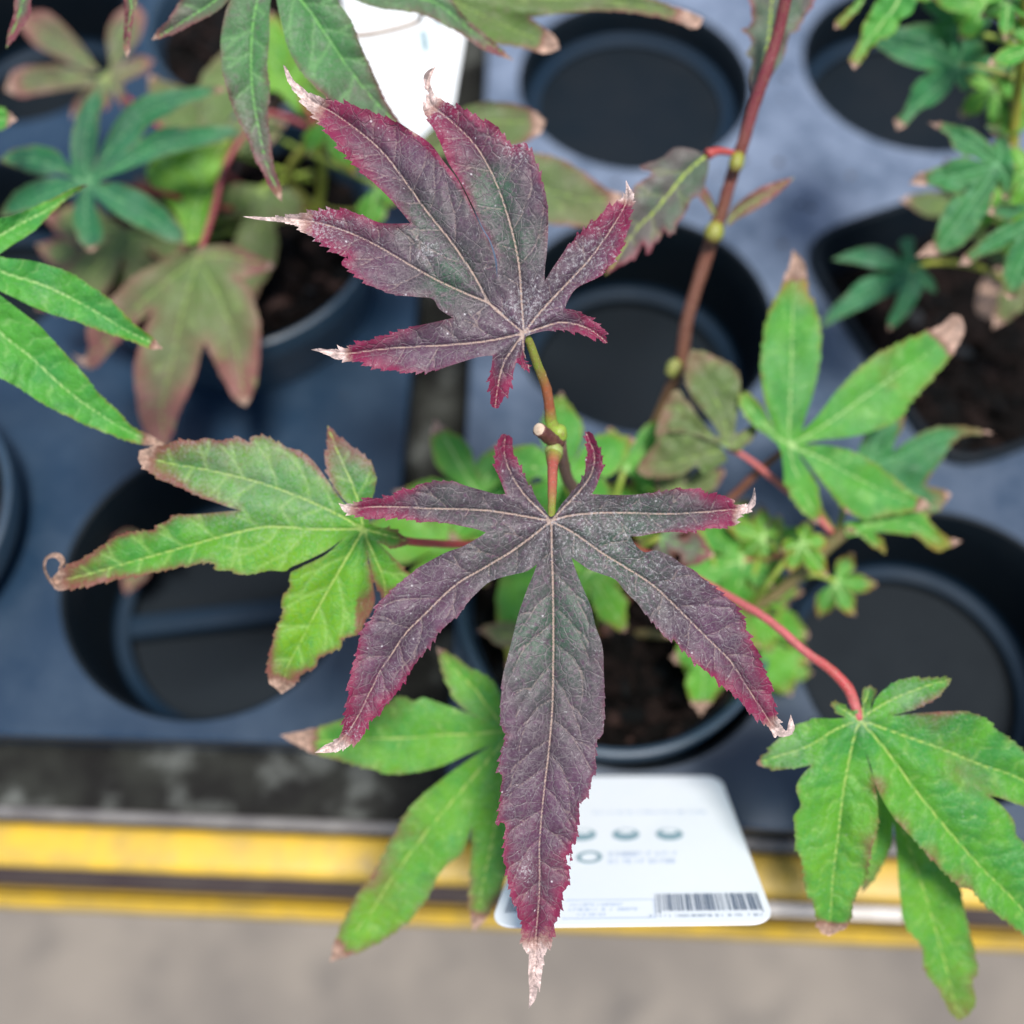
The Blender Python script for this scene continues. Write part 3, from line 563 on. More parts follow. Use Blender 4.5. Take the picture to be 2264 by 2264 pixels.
# lower right leaf
L4 = leaf(hero, 'r 1035,272', [
 ('r 960,262 910,232', '885,175', '940,190 985,225', '900,190', 2, .001),
 ('r 1050,212 1055,130', '1095,85', '1117,130 1100,190 1098,222', '1090,100', 2, .001),
 ('r 1100,222 1130,150 1200,90 1280,57 1400,50', '1538,48', '1480,130 1380,195 1280,235 1215,248', '1200,170 1400,90 1530,55', 2, -.002),
 ('r 1230,252 1400,235 1600,230 1720,270 1780,330 1880,400 1960,480 2060,580 2160,700', '2260,860', '2150,800 2000,750 1900,735 1800,700 1745,690', '1250,350 1500,440 1700,520 1900,590 2100,720 2255,855', 2, .004),
 ('r 1745,690 1820,750 1880,830 1890,900 1932,950 1990,1050 2040,1180 2080,1330', '2180,1620', '2040,1530 1932,1440 1850,1380 1780,1330 1700,1260 1640,1190 1580,1180 1500,1100 1430,1030 1340,930 1260,850 1190,760 1120,620 1065,440', '1180,440 1350,670 1530,890 1700,1080 1880,1260 2180,1610', 2, .004),
 ('r 1065,440 1100,540 1130,700 1130,870 1090,1000 1070,1120 1000,1260 980,1370 930,1420', '870,1455', '820,1420 790,1290 740,1180 730,1060 695,980 690,880 680,800 715,740 690,650 720,580 775,522', '1000,400 950,650 920,900 890,1150 875,1440', .955, .006),
 ('r 775,522 700,535 600,540 530,530', '475,510', '560,430 620,360 720,300 800,268 900,268 960,262', '900,330 750,420 600,470 480,508', .97, .003)],
 .226, 'green', h=8, serr=(7, 26), redw=9, redtip=(.9, 1.2), redk=.6, reds=[('r 1560,540', 50, .38), ('1700,620', 40, .3), ('1260,850', 30, .5), ('1430,1030', 30, .5), ('1600,1150', 30, .5), ('1130,640', 30, .6), ('1450,240', 50, .5), ('1100,950', 45, .5)], greens=[('r 900,1100', 150, .5)], dusts=[('r 650,450', 60, 1.5), ('1290,130', 50, 1.5), ('1040,275', 35, 1.6), ('1500,280', 90, .5)], dustb=.15, fold=.0024, label='green leaf at the lower right corner, hanging from a pink stalk')
petiole(L4, [P('r 1005,180')[0] + (.2265,), (1872, 1518, .2265), (1833, 1478, .228), (1780, 1440, .231), (1700, 1372, .236), (1600, 1312, .245), (1480, 1250, .256), (1330, 1180, .27)], [.001, .0012, .0013, .00115, .001, .001, .001, .0011, .0012], [PINK, PINK, RED, RED, PINK, PINK, PINK, RED, BRN])
L5 = leaf(hero, 'r 1130,480', [
 ('r 1160,560 1260,700 1400,930 1560,1150 1610,1330 1650,1500 1680,1640 1650,1700 1665,1800 1630,1880', '1575,1915', '1520,1850 1480,1760 1400,1650 1370,1500 1290,1400 1260,1250 1245,1100 1235,950 1220,830', '1300,950 1400,1250 1490,1560 1575,1900', 2, .004),
 ('r 1220,830 1205,960 1150,1080 1110,1150', '1050,1215', '1045,1100 1070,900 1090,700 1100,560', '1140,800 1110,1000 1060,1200', 2, .003)],
 .243, 'green', h=9, serr=(4, 30), redw=6, redk=.6, greenb=.35, label='second green leaf half hidden beneath the lower right leaf')
petiole(L5, [(1902, 1612, .240), (1893, 1590, .232)], .0009, GRN)
# leaf behind the long lobe
L6 = leaf(hero, 'k 1720,700', [
 ('k 1530,620 1400,565 1320,480 1240,330', '1175,95', '1300,170 1400,240 1500,290 1600,380 1640,500 1700,590 1790,640', '1600,600 1450,400 1300,250 1180,100', .94, .004),
 ('k 1830,660 F 1010,1420 1000,1500 975,1580 958,1640 935,1700 915,1735', '893,1757', '885,1700 888,1640 890,1560', '950,1480 925,1600 895,1750', .93, .004),
 ('F 890,1560 872,1610 835,1640 800,1700 760,1745 700,1785', '622,1815', '640,1757 680,1680 k 700,1760 850,1480 1000,1230 1200,1050 1400,905 1560,800', 'k 1500,950 1200,1300 1000,1550 850,1760 F 700,1720 630,1805', .955, .004),
 ('k 1560,800 1400,860 1200,950 1000,990 850,1000 700,960 550,920 400,880 300,850 150,780', '65,725', '170,705 350,670 520,610 700,560 850,480 940,455 1020,490 1080,460 1180,490 1300,530 1400,570 1530,620', '1500,710 1000,740 600,760 300,770 75,725', .86, .006)],
 .246, 'green', h=9, serr=(5, 32), redw=15, redtip=(.85, 1.2), redk=.65, reds=[('k 1000,1400', 50, .35), ('k 800,1650', 50, .35), ('F 720,1690', 50, .35), ('k 850,560', 40, .3), ('F 900,1690', 50, .25)], greenb=.3, greens=[('F 700,1750', 90, .5)], fold=.002, label='green leaf partly hidden behind the long middle lobe of the purple leaf')
petiole(L6, [(1180, 1560, .258), (1260, 1460, .275), (1320, 1370, .30)], .0009, GRN)

# --- small leaves inside the front pot: a bushy green maple
def tmpl(parent, px, py, depth, size, rot, mat, lens=(.55, .8, 1, .8, .55), w=.17, spread=58, dry=.95, h=None, serr=(4.5, 26), stalk=None, scol=GRN, sx=1, sy=1, name='leaf', label=None, **kw):
    lobes = []; N = len(lens); cr = 'F'; K = 1932 / 2264.0
    def fm(L): return 'F ' + ' '.join('%.1f,%.1f' % (a * K, b_ * K) for a, b_ in L)
    def rt(a, l, off=0):
        x = l * math.sin(a) + off * math.cos(a); y = -l * math.cos(a) + off * math.sin(a); return (px + x * size * sx, py + y * size * sy)
    angs = [math.radians(rot + (i - (N - 1) / 2) * spread + random.uniform(-5, 5)) for i in range(N)]
    lens = [l * random.uniform(.92, 1.08) for l in lens]
    for i in range(N):
        a = angs[i]; l = lens[i]; ww = w * (.6 + .5 * l)
        wrap = i == 0; pa = angs[i - 1] if i else a - math.radians(70); na = angs[i + 1] if i < N - 1 else a + math.radians(70)
        nl = .22 if not wrap else .06; nr = .22 if i < N - 1 else .06
        Lp = [rt((pa + a) / 2, nl), rt(a, l * .45, -ww * .85), rt(a, l * .65, -ww * .8), rt(a, l * .86, -ww * .35)]
        Rp = [rt(a, l * .86, ww * .35), rt(a, l * .65, ww * .8), rt(a, l * .45, ww * .85), rt((a + na) / 2, nr)]
        bend = random.uniform(-.06, .06); lobes.append((fm(Lp), fm([rt(a, l, bend)]), fm(Rp), fm([rt(a, l * .5, bend * .3), rt(a, l, bend)]), dry, random.uniform(.0, .008)))
    kk = dict(fold=.0016, redw=6, redk=.6, dustb=.1); kk.update(kw)
    o = leaf(parent, fm([(px, py)]), lobes, depth, mat, h=h or max(7, size / 14), serr=serr, name=name, label=label, **kk)
    if stalk: petiole(o, stalk, .0008, scol)
    return o
bush = sapling(.05, .11, .0, 'bushy light green maple growing behind the purple leaves in the front pot')
tube('stem', [(1323, 1410, .316), (1391, 1318, .305), (1500, 1205, .292), (1620, 1098, .282), (1669, 1049, .276), (1745, 985, .270)], [.0013, .0013, .0012, .0012, .0011, .0008], BRN, bush)
tube('stem', [(1400, 1400, .315), (1560, 1400, .303), (1690, 1330, .290), (1745, 1290, .285), (1800, 1235, .277), (1850, 1190, .272), (1885, 1165, .268)], [.0013, .0014, .0016, .0018, .0018, .0018, .0016], (.17, .16, .06), bush)
MG = leaf(bush, 'm 832,1075', [
 ('m 760,1005 705,850 682,700 690,560 722,380 790,240 830,130', '852,30', '912,100 932,250 980,370 1000,500 990,650 960,800 920,920 900,1000', '835,900 845,650 850,400 860,150 855,40', .86, .002),
 ('m 900,1000 980,920 1100,770 1250,630 1400,540 1560,470 1640,440 1700,380', '1750,385', '1768,460 1720,560 1650,650 1560,750 1470,850 1430,920 1300,990 1150,1030 1000,1045 920,1062', '1000,980 1200,840 1400,700 1600,560 1745,395', .86, .004),
 ('m 920,1070 1050,1075 1180,1110 1300,1180 1400,1260 1480,1330 1560,1370', '1595,1405', '1500,1425 1380,1440 1250,1460 1150,1430 1050,1320 970,1220 900,1130 880,1120', '1000,1140 1200,1250 1400,1350 1590,1400', .92, .004),
 ('m 880,1120 930,1200 980,1290 1000,1400', '985,1500', '920,1440 860,1370 820,1280 800,1180 790,1110', '860,1200 930,1350 985,1490', .96, .004),
 ('m 770,1065 700,1010 640,960 580,880', '563,800', '630,810 690,880 740,960 760,1005', '720,980 570,805', 2, .002)],
 .262, 'lime', h=9, serr=(6, 30), redw=11, redtip=(.86, 1.1), redk=.6, reds=[('m 890,200', 50, .5), ('m 1350,700', 60, .25)], greenb=.2, dusts=[('m 845,700', 60, .6), ('m 1200,850', 80, .4)], fold=.0024, label='bright green leaf with a lobe pointing up and one to the upper right')
petiole(MG, [P('m 850,1180')[0] + (.268,), P('m 1000,1420')[0] + (.272,), P('m 1080,1560')[0] + (.274,)], .0008, OLV)
MP = leaf(bush, 'm 1260,1180', [
 ('m 1200,1100 1250,990 1330,930 1400,880', '1440,850', '1440,960 1400,1050 1385,1110', '1320,1000 1430,860', 2, .003),
 ('m 1385,1110 1480,1040 1600,985 1750,975', '1925,1010', '1800,1010 1700,1060 1650,1150 1600,1220 1560,1285', '1450,1120 1650,1030 1900,1005', .96, .003),
 ('m 1560,1285 1630,1310', '1700,1335', '1620,1420 1500,1440 1350,1380 1250,1260', '1400,1260 1550,1340 1690,1345', .95, .003)],
 .276, 'teal', h=10, serr=(5, 34), redw=9, redk=.8, greenb=.4, label='darker green leaf behind, with an orange edge')
petiole(MP, [P('m 1150,1350')[0] + (.276,), P('m 1090,1540')[0] + (.273,)], .0008, OLV)
MN = leaf(bush, 'm 1120,1530', [
 ('m 1130,1490 1250,1460 1350,1445 1520,1420 1600,1500 1660,1560', '1758,1585', '1620,1635 1520,1560 1400,1545 1290,1535', '1300,1490 1500,1500 1640,1590 1750,1590', .93, .003),
 ('m 1290,1535 1335,1590', '1348,1655', '1260,1590 1200,1550 1140,1560', '1230,1560 1340,1645', 2, .003)],
 .268, 'lime', h=10, serr=(4, 34), redw=8, redk=.8, greenb=.3)
GP = leaf(bush, 'm 510,1090', [
 ('m 410,1010 330,950 290,880 180,950 100,1080', 'm 40,1150', 'm 20,1220 120,1255 250,1240 330,1190 380,1235 460,1180 500,1140', '350,1130 200,1170 50,1190', 2, .004),
 ], .268, 'bronze', h=10, serr=(4, 34), redw=8, redk=.6, greenb=.7)
leaf(bush, 'm 508,1088', [
 ('m 440,1060 300,1010 180,1000 120,1020', '150,900', '225,780 290,850 370,950 450,1030', '350,980 230,860 170,880', 2, .003),
 ('m 465,1020 400,920 320,820 280,700', '312,560', '430,600 540,660 572,740 565,850 550,950 545,1010', '490,950 420,780 330,620', 2, .003),
 ('m 560,1010 600,990', '665,948', '650,1020 600,1070 550,1100', '570,1050 660,955', 2, .002)],
 .266, 'bronze', h=10, serr=(4, 34), redw=8, redk=.6, greenb=.7, label='grey green leaf with reddish margins behind the red stem')
petiole(GP, [P('m 620,1150')[0] + (.27,), P('m 780,1280')[0] + (.272,), P('m 930,1400')[0] + (.272,), P('m 1060,1540')[0] + (.272,)], [.0007, .0008, .0009, .0009, .0009], PINK)
tmpl(bush, *P('b 1500,960')[0], .285, 175, -105, 'lime', lens=(.5, .8, 1, .85, .5), w=.25, greenb=.3, stalk=[P('b 1800,920')[0] + (.288,), P('b 2000,880')[0] + (.280,)], scol=PINK)
tmpl(bush, *P('b 1560,1180')[0], .295, 150, 170, 'lime', lens=(.6, 1, .9), w=.3, greenb=.6, stalk=[(1700, 1340, .30)])
tmpl(bush, *P('b 1600,1420')[0], .300, 170, 160, 'lime', lens=(.7, 1, .8), w=.3, greenb=.5, stalk=[(1700, 1340, .30)])
tmpl(bush, *P('b 1620,1700')[0], .305, 120, 130, 'lime', lens=(.7, 1, .8, .6), w=.25, greenb=.3, stalk=[(1650, 1400, .31)])
tmpl(bush, *P('b 1690,830')[0], .288, 100, 20, 'lime', lens=(.7, .6, .9), w=.25, greenb=.4, stalk=[(1745, 1250, .288)])
tmpl(bush, 1846, 1285, .285, 100, 120, 'lime', lens=(.75, .9, .95, .9), w=.22, redk=1.0, greenb=.2, label='tiny green leaf with pink tips over the empty cup', stalk=[(1800, 1270, .284), (1745, 1290, .285)])
tmpl(bush, *P('b 1180,1290')[0], .283, 190, 178, 'lime', lens=(.8, 1.0, .5), w=.24, spread=48, greenb=.5, h=9, stalk=[(1500, 1400, .31)])
tmpl(bush, *P('b 1230,1560')[0], .278, 150, 188, 'lime', lens=(.5, 1.05, .6), w=.24, spread=60, dry=.80, greenb=.5, h=9, stalk=[(1500, 1400, .31)])
tmpl(bush, *P('b 400,1020')[0], .272, 170, 150, 'lime', lens=(.7, .9, .7), w=.22, greenb=.6, stalk=[(1340, 1330, .30)])
tmpl(bush, *P('b 900,800')[0], .262, 150, 115, 'greygreen', lens=(.6, .85, .7), w=.3, redk=1.3, redw=12, stalk=[(1340, 1250, .29)], label='small grey green leaf with a pink edge under the purple leaf')
tmpl(bush, 1180, 1130, .285, 330, 190, 'lime', lens=(.55, .8, 1.0, .7, .5), w=.17, greenb=.3, stalk=[(1290, 1300, .31)])
tmpl(bush, 1250, 1060, .262, 210, -5, 'lime', lens=(.5, .8, .95, .9, .55), w=.24, greenb=.3, stalk=[(1300, 1230, .29)])
tmpl(bush, 1060, 1100, .278, 210, -60, 'lime', lens=(.6, .95, 1, .6), w=.2, dry=.85, greenb=.3, stalk=[(1290, 1240, .29)])
tmpl(bush, 1010, 1190, .284, 240, -120, 'lime', lens=(.5, .85, 1.0, .6), w=.24, greenb=.7, stalk=[(1290, 1240, .30)])
tmpl(bush, 1380, 1040, .28, 170, 40, 'lime', lens=(.6, 1, .8), w=.2, greenb=.3, stalk=[(1330, 1200, .29)])
tmpl(bush, 1200, 1420, .285, 130, -110, 'bronze', lens=(.6, 1.1), w=.2, stalk=[(1320, 1400, .315)])

for (px_, py_, dd, sz, rt_, mt_) in ((1600, 1200, .290, 120, 30, 'lime'), (1655, 1290, .296, 130, 100, 'green'), (1560, 1330, .300, 120, 150, 'lime'), (1700, 1420, .305, 110, 110, 'lime'), (1500, 1090, .280, 120, 60, 'bronze'), (1430, 1130, .290, 130, -60, 'lime'), (1770, 1200, .272, 90, 140, 'lime'), (1600, 1440, .306, 120, 190, 'green'), (1690, 1190, .282, 90, -70, 'lime')):
    tmpl(bush, px_, py_, dd, sz, rt_, mt_, greenb=.6, w=.24, dry=.92, redk=.9, stalk=[((px_ + 1640) / 2, (py_ + 1360) / 2, dd + .004), (1640, 1368, .298)])
# --- tall red-stemmed maple
tall = sapling(.045, .125, .0, 'tall maple shoot with a reddish stem and swollen yellow green nodes')
def S(x, y, d): return P('s %g,%g' % (x, y))[0] + (d,)
st = [S(1440, -120, .232), S(1400, 30, .235), S(1350, 250, .239), S(1270, 500, .243), S(1180, 760, .248), S(1110, 1000, .252), S(1060, 1150, .255), S(1010, 1300, .258), S(960, 1480, .261), S(900, 1650, .264), S(850, 1800, .268), (1520, 705, .275), (1503, 808, .281), (1455, 925, .290), (1405, 1060, .300), (1370, 1180, .312)]
cs = [(.19, .025, .045)] * 5 + [(.16, .04, .035)] * 3 + [(.14, .048, .03)] * 3 + [(.12, .045, .03)] * 2 + [(.13, .09, .03)] * 3
tube('stem', st, [.00135, .0014, .0014, .0015, .00145, .0015, .0016, .00155, .0016, .0019, .0018, .0017, .0018, .0017, .0017, .0018], cs, tall, sub=6)
for (x_, y_, d_, r_) in ((1060, 1150, .2535, .0018), (900, 1650, .2625, .0024)):
    tube('node', [S(x_ + 18, y_ - 60, d_), S(x_ + 5, y_ - 20, d_ - .0006), S(x_ - 8, y_ + 30, d_ - .0006), S(x_ - 20, y_ + 70, d_)], [r_ * .6, r_, r_ * 1.02, r_ * .65], [(.18, .10, .03), (.24, .29, .02), (.22, .26, .03), (.15, .07, .035)], tall, n=18, jitter=.03)
tube('node', [(1497, 800, .279), (1490, 812, .2785), (1480, 830, .279)], [.0015, .0022, .0014], (.22, .28, .06), tall)
U1 = leaf(tall, 's 1190,725', [('s 1168,700 1150,560 1165,430 1130,385 1172,290 1112,215 1165,185 1172,60 1182,-100', '1420,-420', '1610,-60 1560,80 1480,210 1420,260 1400,380 1335,500 1250,620 1205,730', '1215,600 1290,250 1310,0 1360,-200 1410,-400', 2, -.002)], .252, 'plumgrey', h=8, serr=(7, 34), redw=12, redk=1.0, fold=.003, label='narrow grey green leaf standing behind the top of the stem')
U2 = leaf(tall, 's 850,1100', [('s 862,1130 855,1220 810,1370 735,1425 690,1520 625,1600 580,1680 550,1630 480,1720 425,1800 400,1730 300,1850 200,1900', '120,1960', '200,1760 260,1600 300,1400 350,1320 455,1235 372,1188 520,1130 620,1052 760,1068', '700,1230 560,1400 450,1530 330,1650 130,1950', 2, .003)], .250, 'plumgrey', h=7, serr=(6, 40), redw=13, redk=1.0, redtip=(1.2, 1.5), fold=.003, label='toothed grey leaf with a yellow midrib left of the stem')
petiole(U2, [S(930, 1075, .2515), S(1040, 1090, .253)], [.0014, .0009, .0007], RED)
U3 = leaf(tall, 's 985,1590', [('s 985,1600 1030,1480 1200,1350 1350,1290', '1472,1262', '1330,1400 1180,1500 1060,1565 1000,1610', '1100,1480 1300,1360 1465,1268', 2, -.003)], .262, 'bronze', h=8, serr=(1, 40), redk=1.6, redw=24, label='slim reddish young leaf on the right of the node')
leaf(tall, 's 910,1540', [('s 880,1530 830,1450 790,1400', '820,1310', '865,1380 905,1470 925,1530', '870,1450 820,1320', 2, -.003)], .261, 'bronze', h=8, serr=(1, 40), redk=1.2, redw=14, label='tiny young leaf on the left of the node')

# --- maple hanging in from the top (pot behind)
top = sapling(-.098, .354, .0, 'maple at the top edge with long drooping green lobes and red margins')
tube('stem', [(500, 430, .37), (640, 160, .33), (700, -100, .285), (690, -330, .25)], [.0022, .002, .0018, .0012], BARK, top)
T1 = leaf(top, 'n 760,-170', [
 ('n 900,-150 1020,-110 1080,0 1150,110 1200,240 1260,370 1330,530 1400,640', '1450,720', '1350,690 1200,620 1050,540 900,400 820,270 780,130 752,0 740,-90', '830,-60 900,20 1000,160 1120,340 1260,520 1440,710', 2, .006),
 ('n 733,-90 716,50 715,200 702,350 715,480 705,620 720,750 735,880 775,1000', '782,1080', '720,1010 680,920 640,850 590,720 530,600 490,480 460,350 455,200 480,60 520,-30 560,-90', '690,-60 650,0 620,200 620,450 650,650 700,880 780,1070', .955, .004),
 ('n 560,-90 480,20 400,80 300,130 200,180', '85,215', '120,160 180,100 240,0 300,-80 450,-170 600,-220', '600,-130 400,20 100,210', .96, .006),
 ('n 700,-260 1000,-260 q 100,-170 200,-90 260,10 340,110 480,230', 'q 612,348', 'q 430,275 330,205 200,135 60,75 n 1300,42 1180,2 1050,-60 950,-110', 'n 950,-150 1200,-60 1400,20 q 230,60 350,160 480,250 608,345', .955, .008)][0:3],
 .226, 'greygreen', h=7.5, serr=(2.5, 22), redw=13, redk=.85, redtip=(.86, 1.1), greens=[('n 900,100', 160, .7), ('n 620,300', 130, .6), ('n 1000,300', 120, .5)], dusts=[('n 640,700', 60, .6)], dustb=.3, fold=.0022, label='large leaf with two drooping toothed lobes at the top edge')
petiole(T1, [(660, -170, .235), (690, -330, .25)], .001, RED)
T1b = leaf(top, 'n 930,-230', [
 ('n 900,-330 1100,-330 q 100,-230 200,-120 262,10 340,110 480,230', 'q 612,348', 'q 430,278 330,208 200,135 60,75 n 1300,42 1180,2 1050,-60 930,-130', 'n 1100,-130 1300,-40 q 120,0 230,60 350,165 480,252 608,345', .955, .01)],
 .232, 'greygreen', h=8, serr=(2.5, 22), redw=12, redk=.85, redtip=(.8, 1.0), greenb=.5, fold=.0022, label='long narrow lobe reaching over the white label')
petiole(T1b, [(700, -250, .24), (690, -330, .25)], .001, RED)
T2 = leaf(top, 'q 60,-120', [
 ('q 300,-170 700,-130 1000,-90 1250,-50 1400,-5 1540,45 1620,70', '1690,105', '1645,160 1500,112 1300,72 1100,60 900,75 700,100', '400,-40 800,-10 1200,10 1500,70 1670,115', .92, .006),
 ('q 700,100 775,155 840,210', '868,275', '800,302 700,282 620,262 500,245 400,225 250,120 100,0', '300,20 550,140 850,270', .9, .005)],
 .252, 'bronze', h=9, serr=(3, 34), redw=9, redk=.8, redtip=(.85, 1.1), greenb=.6, greens=[('q 500,140', 90, .5)], label='yellow green leaf with a curled brown tip above the empty cup')
petiole(T2, [(930, 20, .27), (915, 52, .275), (790, 79, .27), (700, 60, .265), (640, -40, .255), (690, -330, .25)], .0006, (.40, .31, .24))
T3 = leaf(top, 'q 250,800', [
 ('q 260,640 350,600 450,580 600,592 720,632', '790,690', '745,765 620,832 500,855', '450,700 650,690 780,690', .88, .003),
 ('q 500,855 740,872 880,910 1000,980 1110,1060 1180,1095', '1245,1105', '1150,1245 1040,1290 900,1280 780,1262 600,1150 400,1000 250,900', '500,960 800,1080 1050,1140 1235,1110', .93, .004),
 ('q 200,880 150,960 100,1000', '0,1060', '20,950 60,850 120,760', '150,870 10,1050', 2, .003)],
 .275, 'bronze', h=9, serr=(3, 34), redw=12, redk=.9, redtip=(.8, 1.1), greenb=.55, label='olive leaf with brown edges behind the upper purple leaf')
petiole(T3, [(985, 340, .30), (930, 420, .33), (760, 470, .352), (640, 420, .365)], .0008, OLV)
tmpl(top, *P('n 1000,640')[0], .29, 150, 150, 'lime', lens=(.9, 1.0, .6), w=.2, greenb=.5, redk=.8, stalk=[P('n 960,660')[0] + (.30,), (640, 160, .33)], scol=RED)
tmpl(top, *P('n 1290,990')[0], .30, 110, 165, 'lime', lens=(.6, 1.0), w=.3, greenb=.5, stalk=[(600, 300, .345)])
leaf(top, 'x 420,-420', [
 ('x 640,-300 765,-50 752,80 732,200 727,290', '712,325', '692,250 702,120 700,0 690,-60 560,-260', '600,-250 730,-20 725,150 712,315', .95, .004),
 ('x 300,-280 185,-50 168,80 112,170 72,230', '35,272', '48,180 78,80 98,-50 250,-350', '250,-250 140,-20 90,130 38,265', 2, .004)],
 .228, 'greygreen', h=8, serr=(2, 24), redw=14, redk=1.2, redtip=(.75, 1.0), label='leaf above the top left corner of which two narrow tips hang in')

# --- bronze leaved maple in the raised left pot
lp = sapling(-.0955, .2315, .02, 'maple with blue green, olive and bronze leaves in the raised left pot')
tube('stem', [(690, 470, .345), (640, 380, .325), (700, 300, .305), (720, 250, .295)], [.0016, .0014, .0013, .0010], (.30, .34, .05), lp)
tube('stem', [(700, 480, .345), (712, 400, .335), (706, 290, .315)], [.0013, .0013, .0012], (.30, .38, .04), lp)
V1 = leaf(lp, 'v 580,680', [
 ('v 480,580 470,420 500,280 560,140 620,60', '652,0', '690,80 662,250 650,400 640,520 625,580', '570,560 580,350 640,50', 2, .002),
 ('v 625,580 700,400 780,250 900,130 1050,70 1250,40 1400,30', '1522,48', '1420,92 1300,132 1150,210 1000,290 900,420 830,470 740,550 700,600', '700,500 850,330 1050,180 1500,55', .97, .002),
 ('v 700,600 800,500 950,380 1080,315 1250,300 1450,290 1550,300', '1642,355', '1500,392 1350,432 1150,480 1000,530 850,590 760,620 670,660', '800,570 1100,410 1630,350', 2, .003),
 ('v 670,685 800,680 950,740 1080,830 1180,930 1230,1020', '1232,1085', '1120,1060 1000,1010 850,930 740,860 660,790 620,760', '750,760 1000,900 1225,1075', 2, .004),
 ('v 620,760 640,850 680,960 690,1050 640,1110', '600,1142', '530,1060 490,950 490,850 520,760 540,725', '570,850 600,1130', .96, .004),
 ('v 540,725 400,800 250,850 100,890', '0,905', '80,760 200,680 350,640 450,650 490,650', '400,730 10,895', 2, .003),
 ('v 480,640 380,612 250,622 100,570', '0,520', '100,450 250,430 380,460 430,520 478,580', '300,540 10,520', 2, .003)],
 .285, 'teal', h=10, serr=(3, 40), redw=7, redk=.6, redtip=(.9, 1.1), fold=.003, label='blue green leaf with spreading narrow lobes')
petiole(V1, [(330, 420, .30), (500, 460, .325), (680, 470, .343)], .0009, RED)
V2 = leaf(lp, 'w 1325,510', [
 ('w 1400,430 1500,425 1620,460 1720,510 1800,540', '1828,570', '1740,612 1620,652 1570,660', '1500,500 1800,560', .97, .003),
 ('w 1570,660 1650,705 1700,820 1732,950 1732,1100 1722,1250 1690,1400', '1640,1505', '1560,1440 1480,1300 1400,1150 1370,1080', '1450,750 1560,1050 1640,1480', .96, .004),
 ('w 1365,1085 1340,1150 1310,1280 1250,1420 1190,1550 1150,1680', '1110,1785', '1020,1740 940,1600 910,1420 900,1250 930,1100 980,950 1030,862', '1220,850 1150,1200 1080,1500 1105,1770', 2, .004),
 ('w 1030,862 950,920 880,980 800,1060 720,1150 660,1220 590,1250', '475,1150', '560,1180 600,1110 580,1000 650,900 760,780 850,680 950,600 1100,530 1230,470', '1100,680 850,900 650,1120 500,1190', .93, .004)],
 .296, 'bronze', h=9, serr=(3.5, 32), redw=30, redk=1.1, redtip=(.6, 1.2), greens=[('w 1200,800', 110, .5), ('w 1500,850', 90, .5), ('w 1350,550', 80, .4)], fold=.0025, label='large bronze leaf hanging over the front rim of the raised pot')
petiole(V2, [P('v 1430,850')[0] + (.302,), P('v 1490,600')[0] + (.306,), P('v 1600,400')[0] + (.308,), (590, 250, .312), (706, 290, .318)], .0009, (.26, .03, .05))
V3 = leaf(lp, 'v 1290,1130', [('v 1240,1090 1180,900 1080,780 980,640 1000,550 1100,450 1300,350 1400,300', '1560,330', '1520,480 1450,650 1400,850 1350,1050', '1310,900 1400,600 1540,350', 2, .004)], .31, 'lime', h=10, serr=(2, 40), redw=7, redk=.6, greenb=1, label='plain olive green blade beside the red stalk')
tmpl(lp, *P('v 1380,420')[0], .318, 240, -10, 'bronze', lens=(.6, .9, 1, .8), w=.22, greenb=.8, stalk=[(690, 400, .338)])
tmpl(lp, *P('v 850,1000')[0], .322, 230, 190, 'bronze', lens=(.7, .9, 1, .8), w=.22, greenb=.6, redk=1, stalk=[(690, 470, .343)])
tmpl(lp, *P('v 620,1220')[0], .325, 170, 200, 'bronze', lens=(.7, .9, 1, .8), w=.22, greenb=.4, redk=1.2, stalk=[(690, 470, .343)])
tmpl(lp, *P('v 1760,700')[0], .325, 230, 185, 'bronze', lens=(.5, 1.1, .6), w=.2, greenb=.7, stalk=[(690, 380, .338)])
tmpl(lp, *P('n 760,480')[0], .315, 190, 20, 'lime', lens=(.6, .9, .9, .6), w=.22, greenb=.9, stalk=[(706, 290, .318)])
V4 = leaf(lp, 'x 600,440', [
 ('x 560,400 480,280 400,180 300,80 200,55 130,90', '110,130', '130,180 200,260 350,340 480,415 540,440', '450,310 120,120', .97, .003), ][:1] + [
 ('x 620,380 600,200 640,100 700,40', '765,20', '812,90 790,200 730,290 690,350', '650,300 755,40', 2, .003),
 ('x 700,360 780,310', '868,340', '820,400 740,440 690,470', '700,410 860,345', 2, .003),
 ('x 690,480 700,560', '690,610', '650,530 640,500', '660,500 688,600', 2, .003),
 ('x 635,510 620,580', '590,625', '570,560 565,490', '600,520 592,615', 2, .003),
 ('x 540,490 470,560 440,620', '400,670', '410,600 450,530 500,480', '520,520 405,660', .9, .003),
 ('x 500,485 400,500 250,520 120,542', '28,505', '80,400 200,370 350,370 480,405', '400,440 40,500', .92, .003)][::1],
 .335, 'bronze', h=10, serr=(2, 40), redw=12, redk=.9, dustb=.5, label='pale bronze leaf low down at the top left')
petiole(V4, [(330, 260, .345), (560, 430, .36)], .0009, RED)
